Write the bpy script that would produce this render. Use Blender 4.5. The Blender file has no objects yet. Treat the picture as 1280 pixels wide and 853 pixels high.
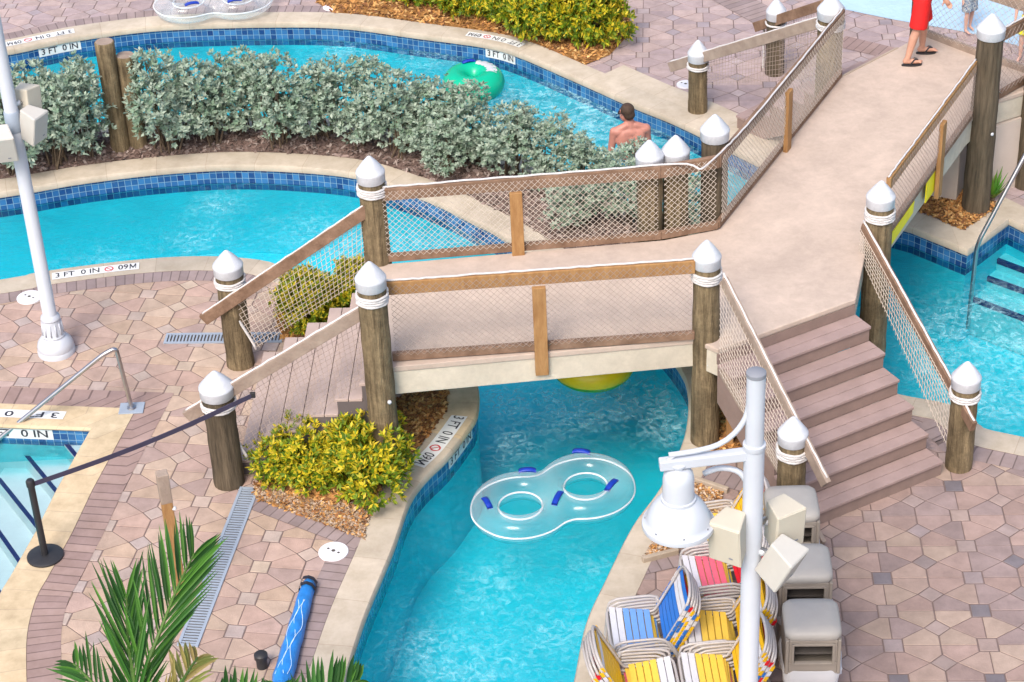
import bpy, bmesh, math, random
from mathutils import Vector, Matrix, Euler
from mathutils.geometry import tessellate_polygon
random.seed(7)
R = math.radians
scene = bpy.context.scene
COL = scene.collection
# ------------------------------------------------------------------ camera model (survey of the place)
F, CX, CY, HC = 2700.0, 640.0, 426.5, 13.0
_n = Vector((839.0 - CX, 4497.0 - CY, F)).normalized()
_up = -_n
_fw = (Vector((0, 0, 1)) - _n * _n.z).normalized()
_rt = _fw.cross(_up)
if _rt.x < 0: _rt = -_rt
RW = Matrix((_rt, _fw, _up))            # camera (x right, y down, z forward) -> world
CAM = Vector((0, 0, HC))
def G(px, py, z=0.0):
    """survey helper: the place at height z that lies at a point of the photograph"""
    d = RW @ Vector((px - CX, py - CY, F))
    return CAM + d * ((z - HC) / d.z)
def P(w):
    d = RW.transposed() @ (Vector(w) - CAM)
    return CX + F * d.x / d.z, CY + F * d.y / d.z
def height_at(x, y, py):
    lo, hi = -3.0, 10.0
    for _ in range(50):
        m = (lo + hi) / 2
        if P((x, y, m))[1] > py: lo = m
        else: hi = m
    return lo
camd = bpy.data.cameras.new('camera'); cam = bpy.data.objects.new('camera', camd); COL.objects.link(cam)
mw = Matrix.Identity(4)
for i in range(3):
    mw[i][0] = RW[i][0]; mw[i][1] = -RW[i][1]; mw[i][2] = -RW[i][2]; mw[i][3] = CAM[i]
cam.matrix_world = mw
camd.sensor_width = 36; camd.lens = 36 * F / 1280; camd.clip_end = 500; camd.clip_start = 0.1
scene.camera = cam
# ------------------------------------------------------------------ light
SUN_EL, SUN_AZ = 50, 204     # azimuth measured clockwise from +Y to where the sun stands
w = bpy.data.worlds.new('World'); scene.world = w; w.use_nodes = True
nt = w.node_tree; bg = nt.nodes['Background']
sky = nt.nodes.new('ShaderNodeTexSky'); sky.sky_type = 'NISHITA'; sky.sun_disc = False
sky.sun_elevation = R(SUN_EL); sky.sun_rotation = R(SUN_AZ); sky.dust_density = 4.0; sky.air_density = 1.0; sky.ozone_density = 1.0
nt.links.new(sky.outputs[0], bg.inputs[0]); bg.inputs[1].default_value = 0.15
sund = bpy.data.lights.new('sun', 'SUN'); sund.energy = 1.35; sund.angle = R(22); sund.color = (1, .94, .865)
sun = bpy.data.objects.new('sun', sund); COL.objects.link(sun)
sdir = Vector((math.sin(R(SUN_AZ)) * math.cos(R(SUN_EL)), math.cos(R(SUN_AZ)) * math.cos(R(SUN_EL)), math.sin(R(SUN_EL))))
sun.rotation_euler = sdir.to_track_quat('Z', 'Y').to_euler(); sun.location = (-10, 5, 25)
vs = scene.view_settings; vs.view_transform = 'Standard'; vs.look = 'None'; vs.gamma = 1; vs.use_curve_mapping = False
vs.exposure = 0.84
scene.cycles.max_bounces = 8; scene.cycles.transparent_max_bounces = 16
scene.cycles.caustics_reflective = False; scene.cycles.caustics_refractive = False
# ------------------------------------------------------------------ object helpers
def tag(o, label=None, cat=None, group=None, kind=None):
    if label: o['label'] = label
    if cat: o['category'] = cat
    if group: o['group'] = group
    if kind: o['kind'] = kind
    return o
def empty(name, loc, label, cat, group=None, rz=0.0):
    o = bpy.data.objects.new(name, None); COL.objects.link(o); o.empty_display_size = .1
    o.location = loc; o.rotation_euler = (0, 0, rz)
    return tag(o, label, cat, group)
class MB:
    def __init__(s): s.v = []; s.f = []; s.c = []; s.uv = []; s.m = []
    def add(s, vs_, fs, col=None, uv=None, m=0):
        k = len(s.v); s.v.extend([tuple(p) for p in vs_])
        for i, f in enumerate(fs):
            s.f.append([a + k for a in f])
            s.c.append(col if not isinstance(col, list) else col[i])
            s.uv.append(None if uv is None else [uv[a] for a in f]); s.m.append(m)
    def box(s, c, size, rot=None, col=None, taper=1.0, m=0):
        hx, hy, hz = size[0] / 2, size[1] / 2, size[2] / 2
        vs_ = []
        for z, t in ((-hz, 1), (hz, taper)):
            for x, y in ((-hx, -hy), (hx, -hy), (hx, hy), (-hx, hy)): vs_.append(Vector((x * t, y * t, z)))
        if rot is not None: vs_ = [rot @ p for p in vs_]
        c = Vector(c); vs_ = [p + c for p in vs_]
        s.add(vs_, [(0, 3, 2, 1), (4, 5, 6, 7), (0, 1, 5, 4), (1, 2, 6, 5), (2, 3, 7, 6), (3, 0, 4, 7)], col, None, m)
    def beam(s, a, b, wd, ht, col=None, up=Vector((0, 0, 1)), m=0):
        a, b = Vector(a), Vector(b); d = b - a; L = d.length; d.normalize()
        side = d.cross(up); 
        if side.length < 1e-4: side = d.cross(Vector((0, 1, 0)))
        side.normalize(); u2 = side.cross(d).normalized()
        rot = Matrix((d, side, u2)).transposed()
        s.box((a + b) / 2, (L, wd, ht), rot, col, m=m)
    def tube(s, pts, r, n=8, col=None, closed=False, caps=True, m=0):
        pts = [Vector(p) for p in pts]; N = len(pts); rings = []
        rr = r if isinstance(r, (list, tuple)) else [r] * N
        prev = None; vs_ = []
        for i, p in enumerate(pts):
            if closed: d = pts[(i + 1) % N] - pts[i - 1]
            else: d = pts[min(i + 1, N - 1)] - pts[max(i - 1, 0)]
            d.normalize()
            if prev is None:
                a = Vector((0, 0, 1)) if abs(d.z) < .9 else Vector((1, 0, 0))
                u = d.cross(a).normalized()
            else:
                u = prev - d * prev.dot(d)
                u = u.normalized() if u.length > 1e-6 else d.orthogonal().normalized()
            prev = u; v_ = d.cross(u)
            for k in range(n):
                t = 2 * math.pi * k / n
                vs_.append(p + (u * math.cos(t) + v_ * math.sin(t)) * rr[i])
        fs = []
        M = N if closed else N - 1
        for i in range(M):
            j = (i + 1) % N
            for k in range(n):
                fs.append((i * n + k, i * n + (k + 1) % n, j * n + (k + 1) % n, j * n + k))
        if caps and not closed:
            fs.append(tuple(range(n - 1, -1, -1))); fs.append(tuple((N - 1) * n + k for k in range(n)))
        s.add(vs_, fs, col, None, m)
    def lathe(s, prof, c=(0, 0, 0), n=24, col=None, rot=None, m=0):
        vs_ = []; c = Vector(c)
        for r, z in prof:
            for k in range(n):
                t = 2 * math.pi * k / n; p = Vector((r * math.cos(t), r * math.sin(t), z))
                vs_.append((rot @ p if rot is not None else p) + c)
        fs = []
        for i in range(len(prof) - 1):
            for k in range(n): fs.append((i * n + k, i * n + (k + 1) % n, (i + 1) * n + (k + 1) % n, (i + 1) * n + k))
        if prof[0][0] > 1e-5: fs.append(tuple(range(n - 1, -1, -1)))
        if prof[-1][0] > 1e-5: fs.append(tuple((len(prof) - 1) * n + k for k in range(n)))
        s.add(vs_, fs, col, None, m)
    def prism(s, poly, z0, z1, col=None, m=0):
        poly = [(p[0], p[1]) for p in poly]; N = len(poly)
        ar = sum(poly[i][0] * poly[(i + 1) % N][1] - poly[(i + 1) % N][0] * poly[i][1] for i in range(N))
        if ar < 0: poly = poly[::-1]
        vs_ = [(x, y, z0) for x, y in poly] + [(x, y, z1) for x, y in poly]
        tris = tessellate_polygon([[Vector((x, y, 0)) for x, y in poly]])
        fs = []
        for t in tris:
            a, b, c = (Vector(vs_[i]) for i in t)
            t = tuple(t) if (b - a).cross(c - a).z > 0 else tuple(reversed(t))
            fs.append(tuple(i + N for i in t)); fs.append(tuple(reversed(t)))
        for i in range(N): j = (i + 1) % N; fs.append((i, j, j + N, i + N))
        s.add(vs_, fs, col, None, m)
    def build(s, name, mat, parent=None, smooth=False, bevel=0, auto=None, loc=None, rz=0.0):
        me = bpy.data.meshes.new(name); me.from_pydata(s.v, [], s.f)
        mats = mat if isinstance(mat, (list, tuple)) else [mat]
        for m_ in mats: me.materials.append(m_)
        if len(mats) > 1: me.polygons.foreach_set('material_index', s.m)
        if any(c is not None for c in s.c):
            ca = me.color_attributes.new('Col', 'FLOAT_COLOR', 'CORNER'); flat = []
            for f, c in zip(s.f, s.c):
                c = c or (.5, .5, .5)
                flat += [c[0], c[1], c[2], 1.0] * len(f)
            ca.data.foreach_set('color', flat)
        if any(u is not None for u in s.uv):
            ul = me.uv_layers.new(name='UVMap'); flat = []
            for f, u in zip(s.f, s.uv):
                for i in range(len(f)):
                    flat += list(u[i]) if u is not None else [0, 0]
            ul.data.foreach_set('uv', flat)
        if smooth: me.polygons.foreach_set('use_smooth', [True] * len(me.polygons))
        me.update(); me.validate()
        o = bpy.data.objects.new(name, me); COL.objects.link(o)
        if parent is not None: o.parent = parent
        if loc is not None: o.location = loc
        o.rotation_euler = (0, 0, rz)
        if bevel:
            b = o.modifiers.new('bevel', 'BEVEL'); b.width = bevel; b.segments = 2; b.limit_method = 'ANGLE'; b.angle_limit = R(40)
        if auto is not None:
            try:
                bm = bmesh.new(); bm.from_mesh(me); bm.normal_update()
                for e in bm.edges:
                    if len(e.link_faces) == 2 and e.calc_face_angle(0) > R(auto): e.smooth = False
                bm.to_mesh(me); bm.free()
                me.polygons.foreach_set('use_smooth', [True] * len(me.polygons))
            except Exception: pass
        return o
def copy_tree(o, parent=None):
    c = o.copy(); COL.objects.link(c); c.parent = parent
    for ch in list(o.children): copy_tree(ch, c)
    return c
def baked(ob):
    """the mesh of an object after its modifiers, replacing the object's own mesh"""
    dg = bpy.context.evaluated_depsgraph_get(); dg.update()
    me = bpy.data.meshes.new_from_object(ob.evaluated_get(dg))
    ob.modifiers.clear(); ob.data = me
    return ob
def cr(pts, step=.12, closed=False):
    """Catmull-Rom resample of a list of 2D/3D points"""
    pts = [Vector(p) for p in pts]; N = len(pts); out = []
    for i in range(N if closed else N - 1):
        if closed: p0, p1, p2, p3 = pts[i - 1], pts[i], pts[(i + 1) % N], pts[(i + 2) % N]
        else: p0, p1, p2, p3 = pts[max(i - 1, 0)], pts[i], pts[i + 1], pts[min(i + 2, N - 1)]
        L = (p2 - p1).length; k = max(1, min(40, int(L / step)))
        for j in range(k):
            t = j / k
            out.append(.5 * ((2 * p1) + (p2 - p0) * t + (2 * p0 - 5 * p1 + 4 * p2 - p3) * t * t + (3 * p1 - p0 - 3 * p2 + p3) * t ** 3))
    if not closed: out.append(pts[-1].copy())
    return out
# ------------------------------------------------------------------ materials
def mat(name, base, rough=.6, var=.12, scale=8.0, bump=.0, bscale=60.0, spec=.4, metal=0.0, stretch=None, attr=False, col2=None, detail=4, coat=0):
    m = bpy.data.materials.new(name); m.use_nodes = True; n = m.node_tree.nodes; l = m.node_tree.links
    b = n['Principled BSDF']; b.inputs['Roughness'].default_value = rough; b.inputs['Metallic'].default_value = metal
    b.inputs['Specular IOR Level'].default_value = spec
    if coat: b.inputs['Coat Weight'].default_value = coat
    tc = n.new('ShaderNodeTexCoord'); mp = n.new('ShaderNodeMapping'); l.new(tc.outputs['Object'], mp.inputs[0])
    if stretch: mp.inputs['Scale'].default_value = stretch
    nz = n.new('ShaderNodeTexNoise'); nz.inputs['Scale'].default_value = scale; nz.inputs['Detail'].default_value = detail; nz.inputs['Roughness'].default_value = .65
    l.new(mp.outputs[0], nz.inputs['Vector'])
    rmp = n.new('ShaderNodeValToRGB'); rmp.color_ramp.elements[0].position = .3; rmp.color_ramp.elements[1].position = .7
    l.new(nz.outputs['Fac'], rmp.inputs[0])
    if attr:
        at = n.new('ShaderNodeAttribute'); at.attribute_name = 'Col'
        rmp.color_ramp.elements[0].color = (1 - var, 1 - var, 1 - var, 1); rmp.color_ramp.elements[1].color = (1 + var, 1 + var, 1 + var, 1)
        mx = n.new('ShaderNodeMix'); mx.data_type = 'RGBA'; mx.blend_type = 'MULTIPLY'; mx.inputs[0].default_value = 1
        l.new(at.outputs['Color'], mx.inputs[6]); l.new(rmp.outputs[0], mx.inputs[7]); l.new(mx.outputs[2], b.inputs['Base Color'])
    else:
        c2 = col2 or tuple(min(1, x * (1 + var)) for x in base); c1 = base if col2 else tuple(x * (1 - var) for x in base)
        rmp.color_ramp.elements[0].color = (*c1, 1); rmp.color_ramp.elements[1].color = (*c2, 1)
        l.new(rmp.outputs[0], b.inputs['Base Color'])
    if bump:
        nb = n.new('ShaderNodeTexNoise'); nb.inputs['Scale'].default_value = bscale; nb.inputs['Detail'].default_value = 3
        l.new(mp.outputs[0], nb.inputs['Vector'])
        bp = n.new('ShaderNodeBump'); bp.inputs['Strength'].default_value = bump; bp.inputs['Distance'].default_value = .02
        l.new(nb.outputs['Fac'], bp.inputs['Height']); l.new(bp.outputs[0], b.inputs['Normal'])
    return m
def stain(m, scale=.7, amt=.10, lo=.38, hi=.66):
    """broad wear: water marks and foot dirt over a large surface"""
    n = m.node_tree.nodes; l = m.node_tree.links; b = n['Principled BSDF']; src = b.inputs['Base Color'].links[0].from_socket
    tc = n.new('ShaderNodeTexCoord'); f = None
    for sc, a in ((scale, amt), (scale * 4.7, amt * .6), (scale * 19, amt * .45)):
        z = n.new('ShaderNodeTexNoise'); z.inputs['Scale'].default_value = sc; z.inputs['Detail'].default_value = 7; z.inputs['Roughness'].default_value = .7; z.inputs['Distortion'].default_value = .6; l.new(tc.outputs['Object'], z.inputs[0])
        mr = n.new('ShaderNodeMapRange'); mr.inputs[1].default_value = lo; mr.inputs[2].default_value = hi; mr.inputs[3].default_value = 1 - a; mr.inputs[4].default_value = 1 + a * .35; l.new(z.outputs['Fac'], mr.inputs[0])
        mx = n.new('ShaderNodeMix'); mx.data_type = 'RGBA'; mx.blend_type = 'MULTIPLY'; mx.inputs[0].default_value = 1
        l.new(src, mx.inputs[6]); l.new(mr.outputs[0], mx.inputs[7]); src = mx.outputs[2]
    l.new(src, b.inputs['Base Color']); return m
def brick_mat(name, c1, c2, mortar, bw, rh, ms, offset=.5, rough=.7, spec=.3, bias=0.0, bump=.3, noise=.0):
    m = bpy.data.materials.new(name); m.use_nodes = True; n = m.node_tree.nodes; l = m.node_tree.links
    b = n['Principled BSDF']; b.inputs['Roughness'].default_value = rough; b.inputs['Specular IOR Level'].default_value = spec
    uv = n.new('ShaderNodeUVMap'); br = n.new('ShaderNodeTexBrick'); l.new(uv.outputs[0], br.inputs['Vector'])
    br.offset = offset; br.squash = 1
    br.inputs['Color1'].default_value = (*c1, 1); br.inputs['Color2'].default_value = (*c2, 1); br.inputs['Mortar'].default_value = (*mortar, 1)
    br.inputs['Scale'].default_value = 1; br.inputs['Mortar Size'].default_value = ms; br.inputs['Brick Width'].default_value = bw; br.inputs['Row Height'].default_value = rh; br.inputs['Bias'].default_value = bias
    br.inputs['Mortar Smooth'].default_value = .2
    src = br.outputs['Color']
    if noise:
        tc = n.new('ShaderNodeTexCoord'); nz = n.new('ShaderNodeTexNoise'); nz.inputs['Scale'].default_value = 3.5; nz.inputs['Detail'].default_value = 6; nz.inputs['Roughness'].default_value = .7; l.new(tc.outputs['Object'], nz.inputs[0])
        rp = n.new('ShaderNodeValToRGB'); a, c = 1 - noise, 1 + noise
        rp.color_ramp.elements[0].color = (a, a * .97, a * .92, 1); rp.color_ramp.elements[1].color = (c, c, c, 1); rp.color_ramp.elements[0].position = .3; rp.color_ramp.elements[1].position = .7
        l.new(nz.outputs['Fac'], rp.inputs[0])
        mx = n.new('ShaderNodeMix'); mx.data_type = 'RGBA'; mx.blend_type = 'MULTIPLY'; mx.inputs[0].default_value = 1
        l.new(src, mx.inputs[6]); l.new(rp.outputs[0], mx.inputs[7]); src = mx.outputs[2]
    l.new(src, b.inputs['Base Color'])
    if bump:
        bp = n.new('ShaderNodeBump'); bp.inputs['Strength'].default_value = bump; bp.inputs['Distance'].default_value = .006; bp.invert = True
        l.new(br.outputs['Fac'], bp.inputs['Height']); l.new(bp.outputs[0], b.inputs['Normal'])
    return m
def leaf_mat(name, trans=.25):
    m = bpy.data.materials.new(name); m.use_nodes = True; n = m.node_tree.nodes; l = m.node_tree.links
    b = n['Principled BSDF']; b.inputs['Roughness'].default_value = .5; b.inputs['Specular IOR Level'].default_value = .35
    at = n.new('ShaderNodeAttribute'); at.attribute_name = 'Col'; l.new(at.outputs['Color'], b.inputs['Base Color'])
    t = n.new('ShaderNodeBsdfTranslucent'); l.new(at.outputs['Color'], t.inputs[0])
    mx = n.new('ShaderNodeMixShader'); mx.inputs[0].default_value = trans
    l.new(b.outputs[0], mx.inputs[1]); l.new(t.outputs[0], mx.inputs[2]); l.new(mx.outputs[0], n['Material Output'].inputs[0])
    return m
def water_mat(name, tint, glint_foam, fscale, ripple, glint_foam_lo, glint_foam_hi, glint_foam_col=(.8, .92, .95)):
    m = bpy.data.materials.new(name); m.use_nodes = True; n = m.node_tree.nodes; l = m.node_tree.links
    n.remove(n['Principled BSDF']); out = n['Material Output']
    tc = n.new('ShaderNodeTexCoord')
    def noise(sc, det, dist=0.0, rough=.55, mapscale=None, src=None):
        z = n.new('ShaderNodeTexNoise'); z.inputs['Scale'].default_value = sc; z.inputs['Detail'].default_value = det; z.inputs['Distortion'].default_value = dist; z.inputs['Roughness'].default_value = rough
        if mapscale:
            mp = n.new('ShaderNodeMapping'); mp.inputs['Scale'].default_value = mapscale; mp.inputs['Rotation'].default_value = (0, 0, .4); l.new(tc.outputs['Object'], mp.inputs[0]); l.new(mp.outputs[0], z.inputs[0])
        else: l.new(tc.outputs['Object'], z.inputs[0])
        return z
    def math_(op, a, b=None):
        q = n.new('ShaderNodeMath'); q.operation = op
        for i, v in enumerate((a, b)):
            if v is None: continue
            if isinstance(v, (int, float)): q.inputs[i].default_value = v
            else: l.new(v, q.inputs[i])
        return q.outputs[0]
    n1 = noise(3.2, 3, .8, .6, (1, 1.5, 1)); n2 = noise(11, 3, .6, .6, (1, 1.3, 1))
    h = math_('ADD', math_('MULTIPLY', n1.outputs['Fac'], 1.0), math_('MULTIPLY', n2.outputs['Fac'], .42))
    bp = n.new('ShaderNodeBump'); bp.inputs['Strength'].default_value = ripple; bp.inputs['Distance'].default_value = .22; l.new(h, bp.inputs['Height'])
    fr = n.new('ShaderNodeFresnel'); fr.inputs['IOR'].default_value = 1.33; l.new(bp.outputs[0], fr.inputs['Normal'])
    tr = n.new('ShaderNodeBsdfTransparent')
    tr.inputs[0].default_value = (*tint, 1)
    gl = n.new('ShaderNodeBsdfGlossy'); gl.inputs['Roughness'].default_value = .06; l.new(bp.outputs[0], gl.inputs['Normal'])
    mx = n.new('ShaderNodeMixShader'); l.new(fr.outputs[0], mx.inputs[0]); l.new(tr.outputs[0], mx.inputs[1]); l.new(gl.outputs[0], mx.inputs[2])
    # pale diffuse: sky glints and caustic mottling painted in, plus aerated water
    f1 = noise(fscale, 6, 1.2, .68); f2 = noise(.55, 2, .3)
    mr = n.new('ShaderNodeMapRange'); mr.inputs[1].default_value = glint_foam_lo; mr.inputs[2].default_value = glint_foam_hi; mr.inputs[3].default_value = 0; mr.inputs[4].default_value = 1; mr.interpolation_type = 'SMOOTHSTEP'
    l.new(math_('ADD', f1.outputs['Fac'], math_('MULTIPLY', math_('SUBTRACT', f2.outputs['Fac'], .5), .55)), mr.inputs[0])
    df = n.new('ShaderNodeBsdfDiffuse'); df.inputs[0].default_value = (*glint_foam_col, 1); l.new(bp.outputs[0], df.inputs['Normal'])
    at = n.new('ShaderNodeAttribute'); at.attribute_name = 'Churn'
    mf = n.new('ShaderNodeMixShader'); l.new(math_('ADD', math_('MULTIPLY', mr.outputs[0], math_('MULTIPLY', at.outputs['Fac'], glint_foam)), math_('MULTIPLY', math_('POWER', at.outputs['Fac'], 4.0), math_('MULTIPLY', math_('MAXIMUM', math_('SUBTRACT', f1.outputs['Fac'], .40), 0.0), 1.0))), mf.inputs[0]); l.new(mx.outputs[0], mf.inputs[1]); l.new(df.outputs[0], mf.inputs[2])
    l.new(mf.outputs[0], out.inputs[0])
    return m
def clear_mat(name, tint, haze, hazecol):
    m = bpy.data.materials.new(name); m.use_nodes = True; n = m.node_tree.nodes; l = m.node_tree.links
    n.remove(n['Principled BSDF'])
    tr = n.new('ShaderNodeBsdfTransparent'); tr.inputs[0].default_value = (*tint, 1)
    df = n.new('ShaderNodeBsdfDiffuse'); df.inputs[0].default_value = (*hazecol, 1)
    gl = n.new('ShaderNodeBsdfGlossy'); gl.inputs['Roughness'].default_value = .12
    lw = n.new('ShaderNodeLayerWeight'); lw.inputs[0].default_value = .35
    m1 = n.new('ShaderNodeMixShader'); 
    mr = n.new('ShaderNodeMapRange'); mr.inputs[3].default_value = haze; mr.inputs[4].default_value = min(1, haze + .36); l.new(lw.outputs['Facing'], mr.inputs[0])
    l.new(mr.outputs[0], m1.inputs[0]); l.new(tr.outputs[0], m1.inputs[1]); l.new(df.outputs[0], m1.inputs[2])
    fr = n.new('ShaderNodeFresnel'); fr.inputs[0].default_value = 1.45
    ge = n.new('ShaderNodeNewGeometry'); iv = n.new('ShaderNodeMath'); iv.operation = 'SUBTRACT'; iv.inputs[0].default_value = 1; l.new(ge.outputs['Backfacing'], iv.inputs[1])
    mu = n.new('ShaderNodeMath'); mu.operation = 'MULTIPLY'; l.new(fr.outputs[0], mu.inputs[0]); l.new(iv.outputs[0], mu.inputs[1])
    m2 = n.new('ShaderNodeMixShader'); l.new(mu.outputs[0], m2.inputs[0]); l.new(m1.outputs[0], m2.inputs[1]); l.new(gl.outputs[0], m2.inputs[2])
    l.new(m2.outputs[0], n['Material Output'].inputs[0])
    return m
M = {}
M['joint'] = mat('paver_joint_sand', (.15, .107, .095), .9, .2, 6)
M['stone'] = mat('paver_stone', (.4, .3, .27), .75, .17, 5, .25, 90, .3, attr=True, detail=8)
M['coping'] = brick_mat('coping_stone', (.52, .45, .36), (.47, .41, .33), (.40, .33, .26), .62, 2.0, .004, noise=.14, rough=.75, bump=.25)
M['coping_tan'] = brick_mat('coping_tan', (.54, .42, .27), (.50, .41, .28), (.42, .33, .23), .30, 2.0, .005, noise=.22, rough=.75, bump=.25)
M['soldier'] = brick_mat('soldier_course', (.235, .185, .185), (.32, .25, .24), (.15, .115, .11), .115, 2.0, .007, noise=.15, rough=.8)
M['soldier_red'] = brick_mat('soldier_course_red', (.27, .19, .175), (.33, .235, .21), (.16, .11, .10), .115, 2.0, .007, noise=.15, rough=.8)
M['tile'] = brick_mat('pool_tile', (.010, .045, .17), (.045, .19, .42), (.22, .36, .46), .082, .082, .0035, offset=.0, rough=.18, spec=.5, bump=.2)
M['plaster'] = mat('pool_plaster', (.12, .70, .80), .7, .06, 1.2)
M['plaster_white'] = mat('pool_plaster_white', (.62, .70, .74), .6, .05, 3)
M['navy'] = mat('navy_tile', (.015, .02, .12), .3, .1, 10)
M['concrete'] = mat('bridge_coating', (.545, .438, .362), .85, .07, 2.2, .12, 140, .2, detail=8)
stain(M['concrete'], .8, .13)
M['fascia'] = mat('bridge_stucco', (.58, .52, .42), .85, .07, 3.0, .15, 120, .2, detail=7)
stain(M['fascia'], 1.2, .12); stain(M['stone'], .5, .10); stain(M['coping'], .6, .08)
M['wall'] = mat('stucco_wall', (.52, .44, .38), .85, .06, 2.5, .15, 120, .2)
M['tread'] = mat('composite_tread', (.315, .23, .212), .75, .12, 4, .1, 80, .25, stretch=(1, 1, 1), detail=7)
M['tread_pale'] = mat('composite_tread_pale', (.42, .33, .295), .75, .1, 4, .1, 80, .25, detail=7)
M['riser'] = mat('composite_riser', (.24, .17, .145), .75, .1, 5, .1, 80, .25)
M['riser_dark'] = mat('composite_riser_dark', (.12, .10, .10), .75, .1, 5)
M['piling'] = mat('piling_wood', (.085, .062, .035), .85, .3, 7, .9, 26, .2, stretch=(3.2, 3.2, .28), col2=(.33, .25, .145), detail=9)
stain(M['piling'], 2.2, .28, .40, .60)
M['piling_dark'] = mat('piling_wood_dark', (.045, .036, .025), .85, .3, 7, .7, 26, .2, stretch=(3.2, 3.2, .28), col2=(.155, .12, .08), detail=9)
M['rail'] = mat('rail_wood', (.14, .082, .052), .75, .3, 6, .4, 40, .25, col2=(.29, .185, .125), detail=7)
M['rail_orange'] = mat('rail_wood_new', (.27, .135, .05), .7, .3, 9, .3, 40, .25, stretch=(2.5, 2.5, .5), col2=(.42, .24, .10), detail=7)
M['rail_grey'] = mat('rail_wood_weathered', (.24, .18, .145), .8, .3, 6, .3, 40, .25, col2=(.36, .285, .23), detail=7)
M['cap'] = mat('post_cap_white', (.60, .62, .66), .4, .03, 3, 0, 10, .4)
stain(M['cap'], 3.0, .10, .42, .62)
M['rope'] = mat('white_rope', (.60, .58, .57), .9, .1, 60, .4, 90, .1)
M['net'] = mat('net_cord', (.33, .26, .22), .9, .12, 20)
M['net_pale'] = mat('net_cord_pale', (.50, .43, .365), .9, .12, 20)
M['white_metal'] = mat('white_powder_coat', (.50, .525, .575), .3, .03, 3, 0, 10, .5)
M['steel'] = mat('brushed_steel', (.45, .44, .45), .28, .08, 8, 0, 10, .5, metal=1.0)
M['grey_metal'] = mat('grey_cap', (.22, .23, .26), .5, .05, 6)
M['black'] = mat('black_plastic', (.025, .025, .028), .45, .2, 8)
M['beige_plastic'] = mat('speaker_beige', (.52, .475, .385), .55, .04, 5, .08, 150, .3)
M['speaker_grey'] = mat('speaker_pale', (.50, .48, .44), .55, .04, 5, .08, 150, .3)
M['bin'] = mat('bin_plastic', (.235, .205, .175), .5, .05, 6, .06, 200, .35)
M['bin_lid'] = mat('bin_lid_plastic', (.33, .31, .285), .45, .04, 6, .06, 200, .4)
M['hole'] = mat('dark_opening', (.09, .078, .07), .8, .2, 6)
M['bag'] = clear_mat('bin_liner', (.9, .9, .92), .45, (.75, .76, .8))
M['mulch_brown'] = mat('mulch_orange', (.14, .062, .02), .95, .4, 22, .8, 60, .1, col2=(.40, .205, .07), detail=8)
M['mulch_purple'] = mat('mulch_purple', (.075, .05, .042), .95, .4, 22, .8, 60, .1, col2=(.21, .145, .125), detail=8)
M['chips'] = mat('bark_chips', (.3, .2, .1), .9, .2, 10, attr=True)
M['leaf'] = leaf_mat('leaf')
M['stem'] = mat('stem_bark', (.12, .085, .055), .9, .3, 20, .5, 50)
M['grate'] = mat('grate_grey', (.29, .34, .41), .5, .06, 8)
M['lid'] = mat('skimmer_lid_white', (.68, .68, .71), .45, .03, 5)
M['plate'] = mat('marker_plate', (.68, .69, .68), .5, .05, 6)
M['ink'] = mat('marker_ink', (.035, .035, .045), .6, .1, 8)
M['ink_red'] = mat('marker_red', (.5, .05, .06), .6, .1, 8)
M['yellow_sign'] = mat('yellow_board', (.80, .68, .015), .6, .08, 5)
M['vinyl'] = clear_mat('clear_vinyl', (.965, .985, .99), .03, (.90, .95, .98))
M['seam'] = clear_mat('vinyl_seam', (.97, .98, .99), .5, (.92, .95, .97))
M['handle_blue'] = mat('handle_blue', (.008, .04, .38), .4, .1, 10)
M['tube_green'] = mat('tube_green', (.0, .42, .24), .3, .06, 5, 0, 1, .5)
M['tube_yellow'] = mat('tube_yellow', (.85, .60, .005), .35, .06, 5, 0, 1, .5)
M['strap'] = mat('vinyl_strap', (.5, .5, .5), .45, .05, 20, attr=True)
M['chair_frame'] = mat('chair_tube', (.40, .37, .355), .35, .05, 8, 0, 1, .5)
M['skin'] = mat('skin', (.50, .27, .19), .55, .1, 9)
M['skin_red'] = mat('skin_sunburnt', (.50, .22, .17), .5, .16, 9)
M['skin_pale'] = mat('skin_pale', (.56, .33, .26), .55, .1, 9)
M['hair'] = mat('hair_brown', (.06, .035, .022), .7, .3, 40, .5, 90)
M['red_cloth'] = mat('red_cloth', (.62, .012, .012), .75, .12, 9)
M['blue_cloth'] = mat('blue_cloth', (.05, .06, .38), .75, .12, 9)
M['aqua_cloth'] = mat('aqua_cloth', (.02, .22, .40), .75, .12, 9)
M['yellow_cloth'] = mat('yellow_cloth', (.62, .60, .03), .75, .12, 9)
M['check_cloth'] = mat('print_cloth', (.03, .045, .14), .75, .1, 38, col2=(.42, .50, .50), detail=1)
M['float_blue'] = mat('float_blue', (.02, .20, .58), .4, .25, 9, .1, 20, .5, detail=6)
M['float_line'] = mat('float_lines', (.55, .72, .85), .5, .05, 9)
M['strap_black'] = mat('strap_black', (.02, .02, .03), .6, .1, 9)
M['belt'] = mat('belt_navy', (.045, .04, .075), .6, .1, 9)
M['palm'] = leaf_mat('palm_leaf', .3)
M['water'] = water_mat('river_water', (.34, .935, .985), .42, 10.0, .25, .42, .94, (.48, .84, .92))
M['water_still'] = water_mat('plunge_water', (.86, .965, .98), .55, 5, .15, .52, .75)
# ================================================================== THE SETTING
WZ = -0.26
def g2(px, py, z=0.0):
    p = G(px, py, z); return Vector((p.x, p.y, 0))
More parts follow.
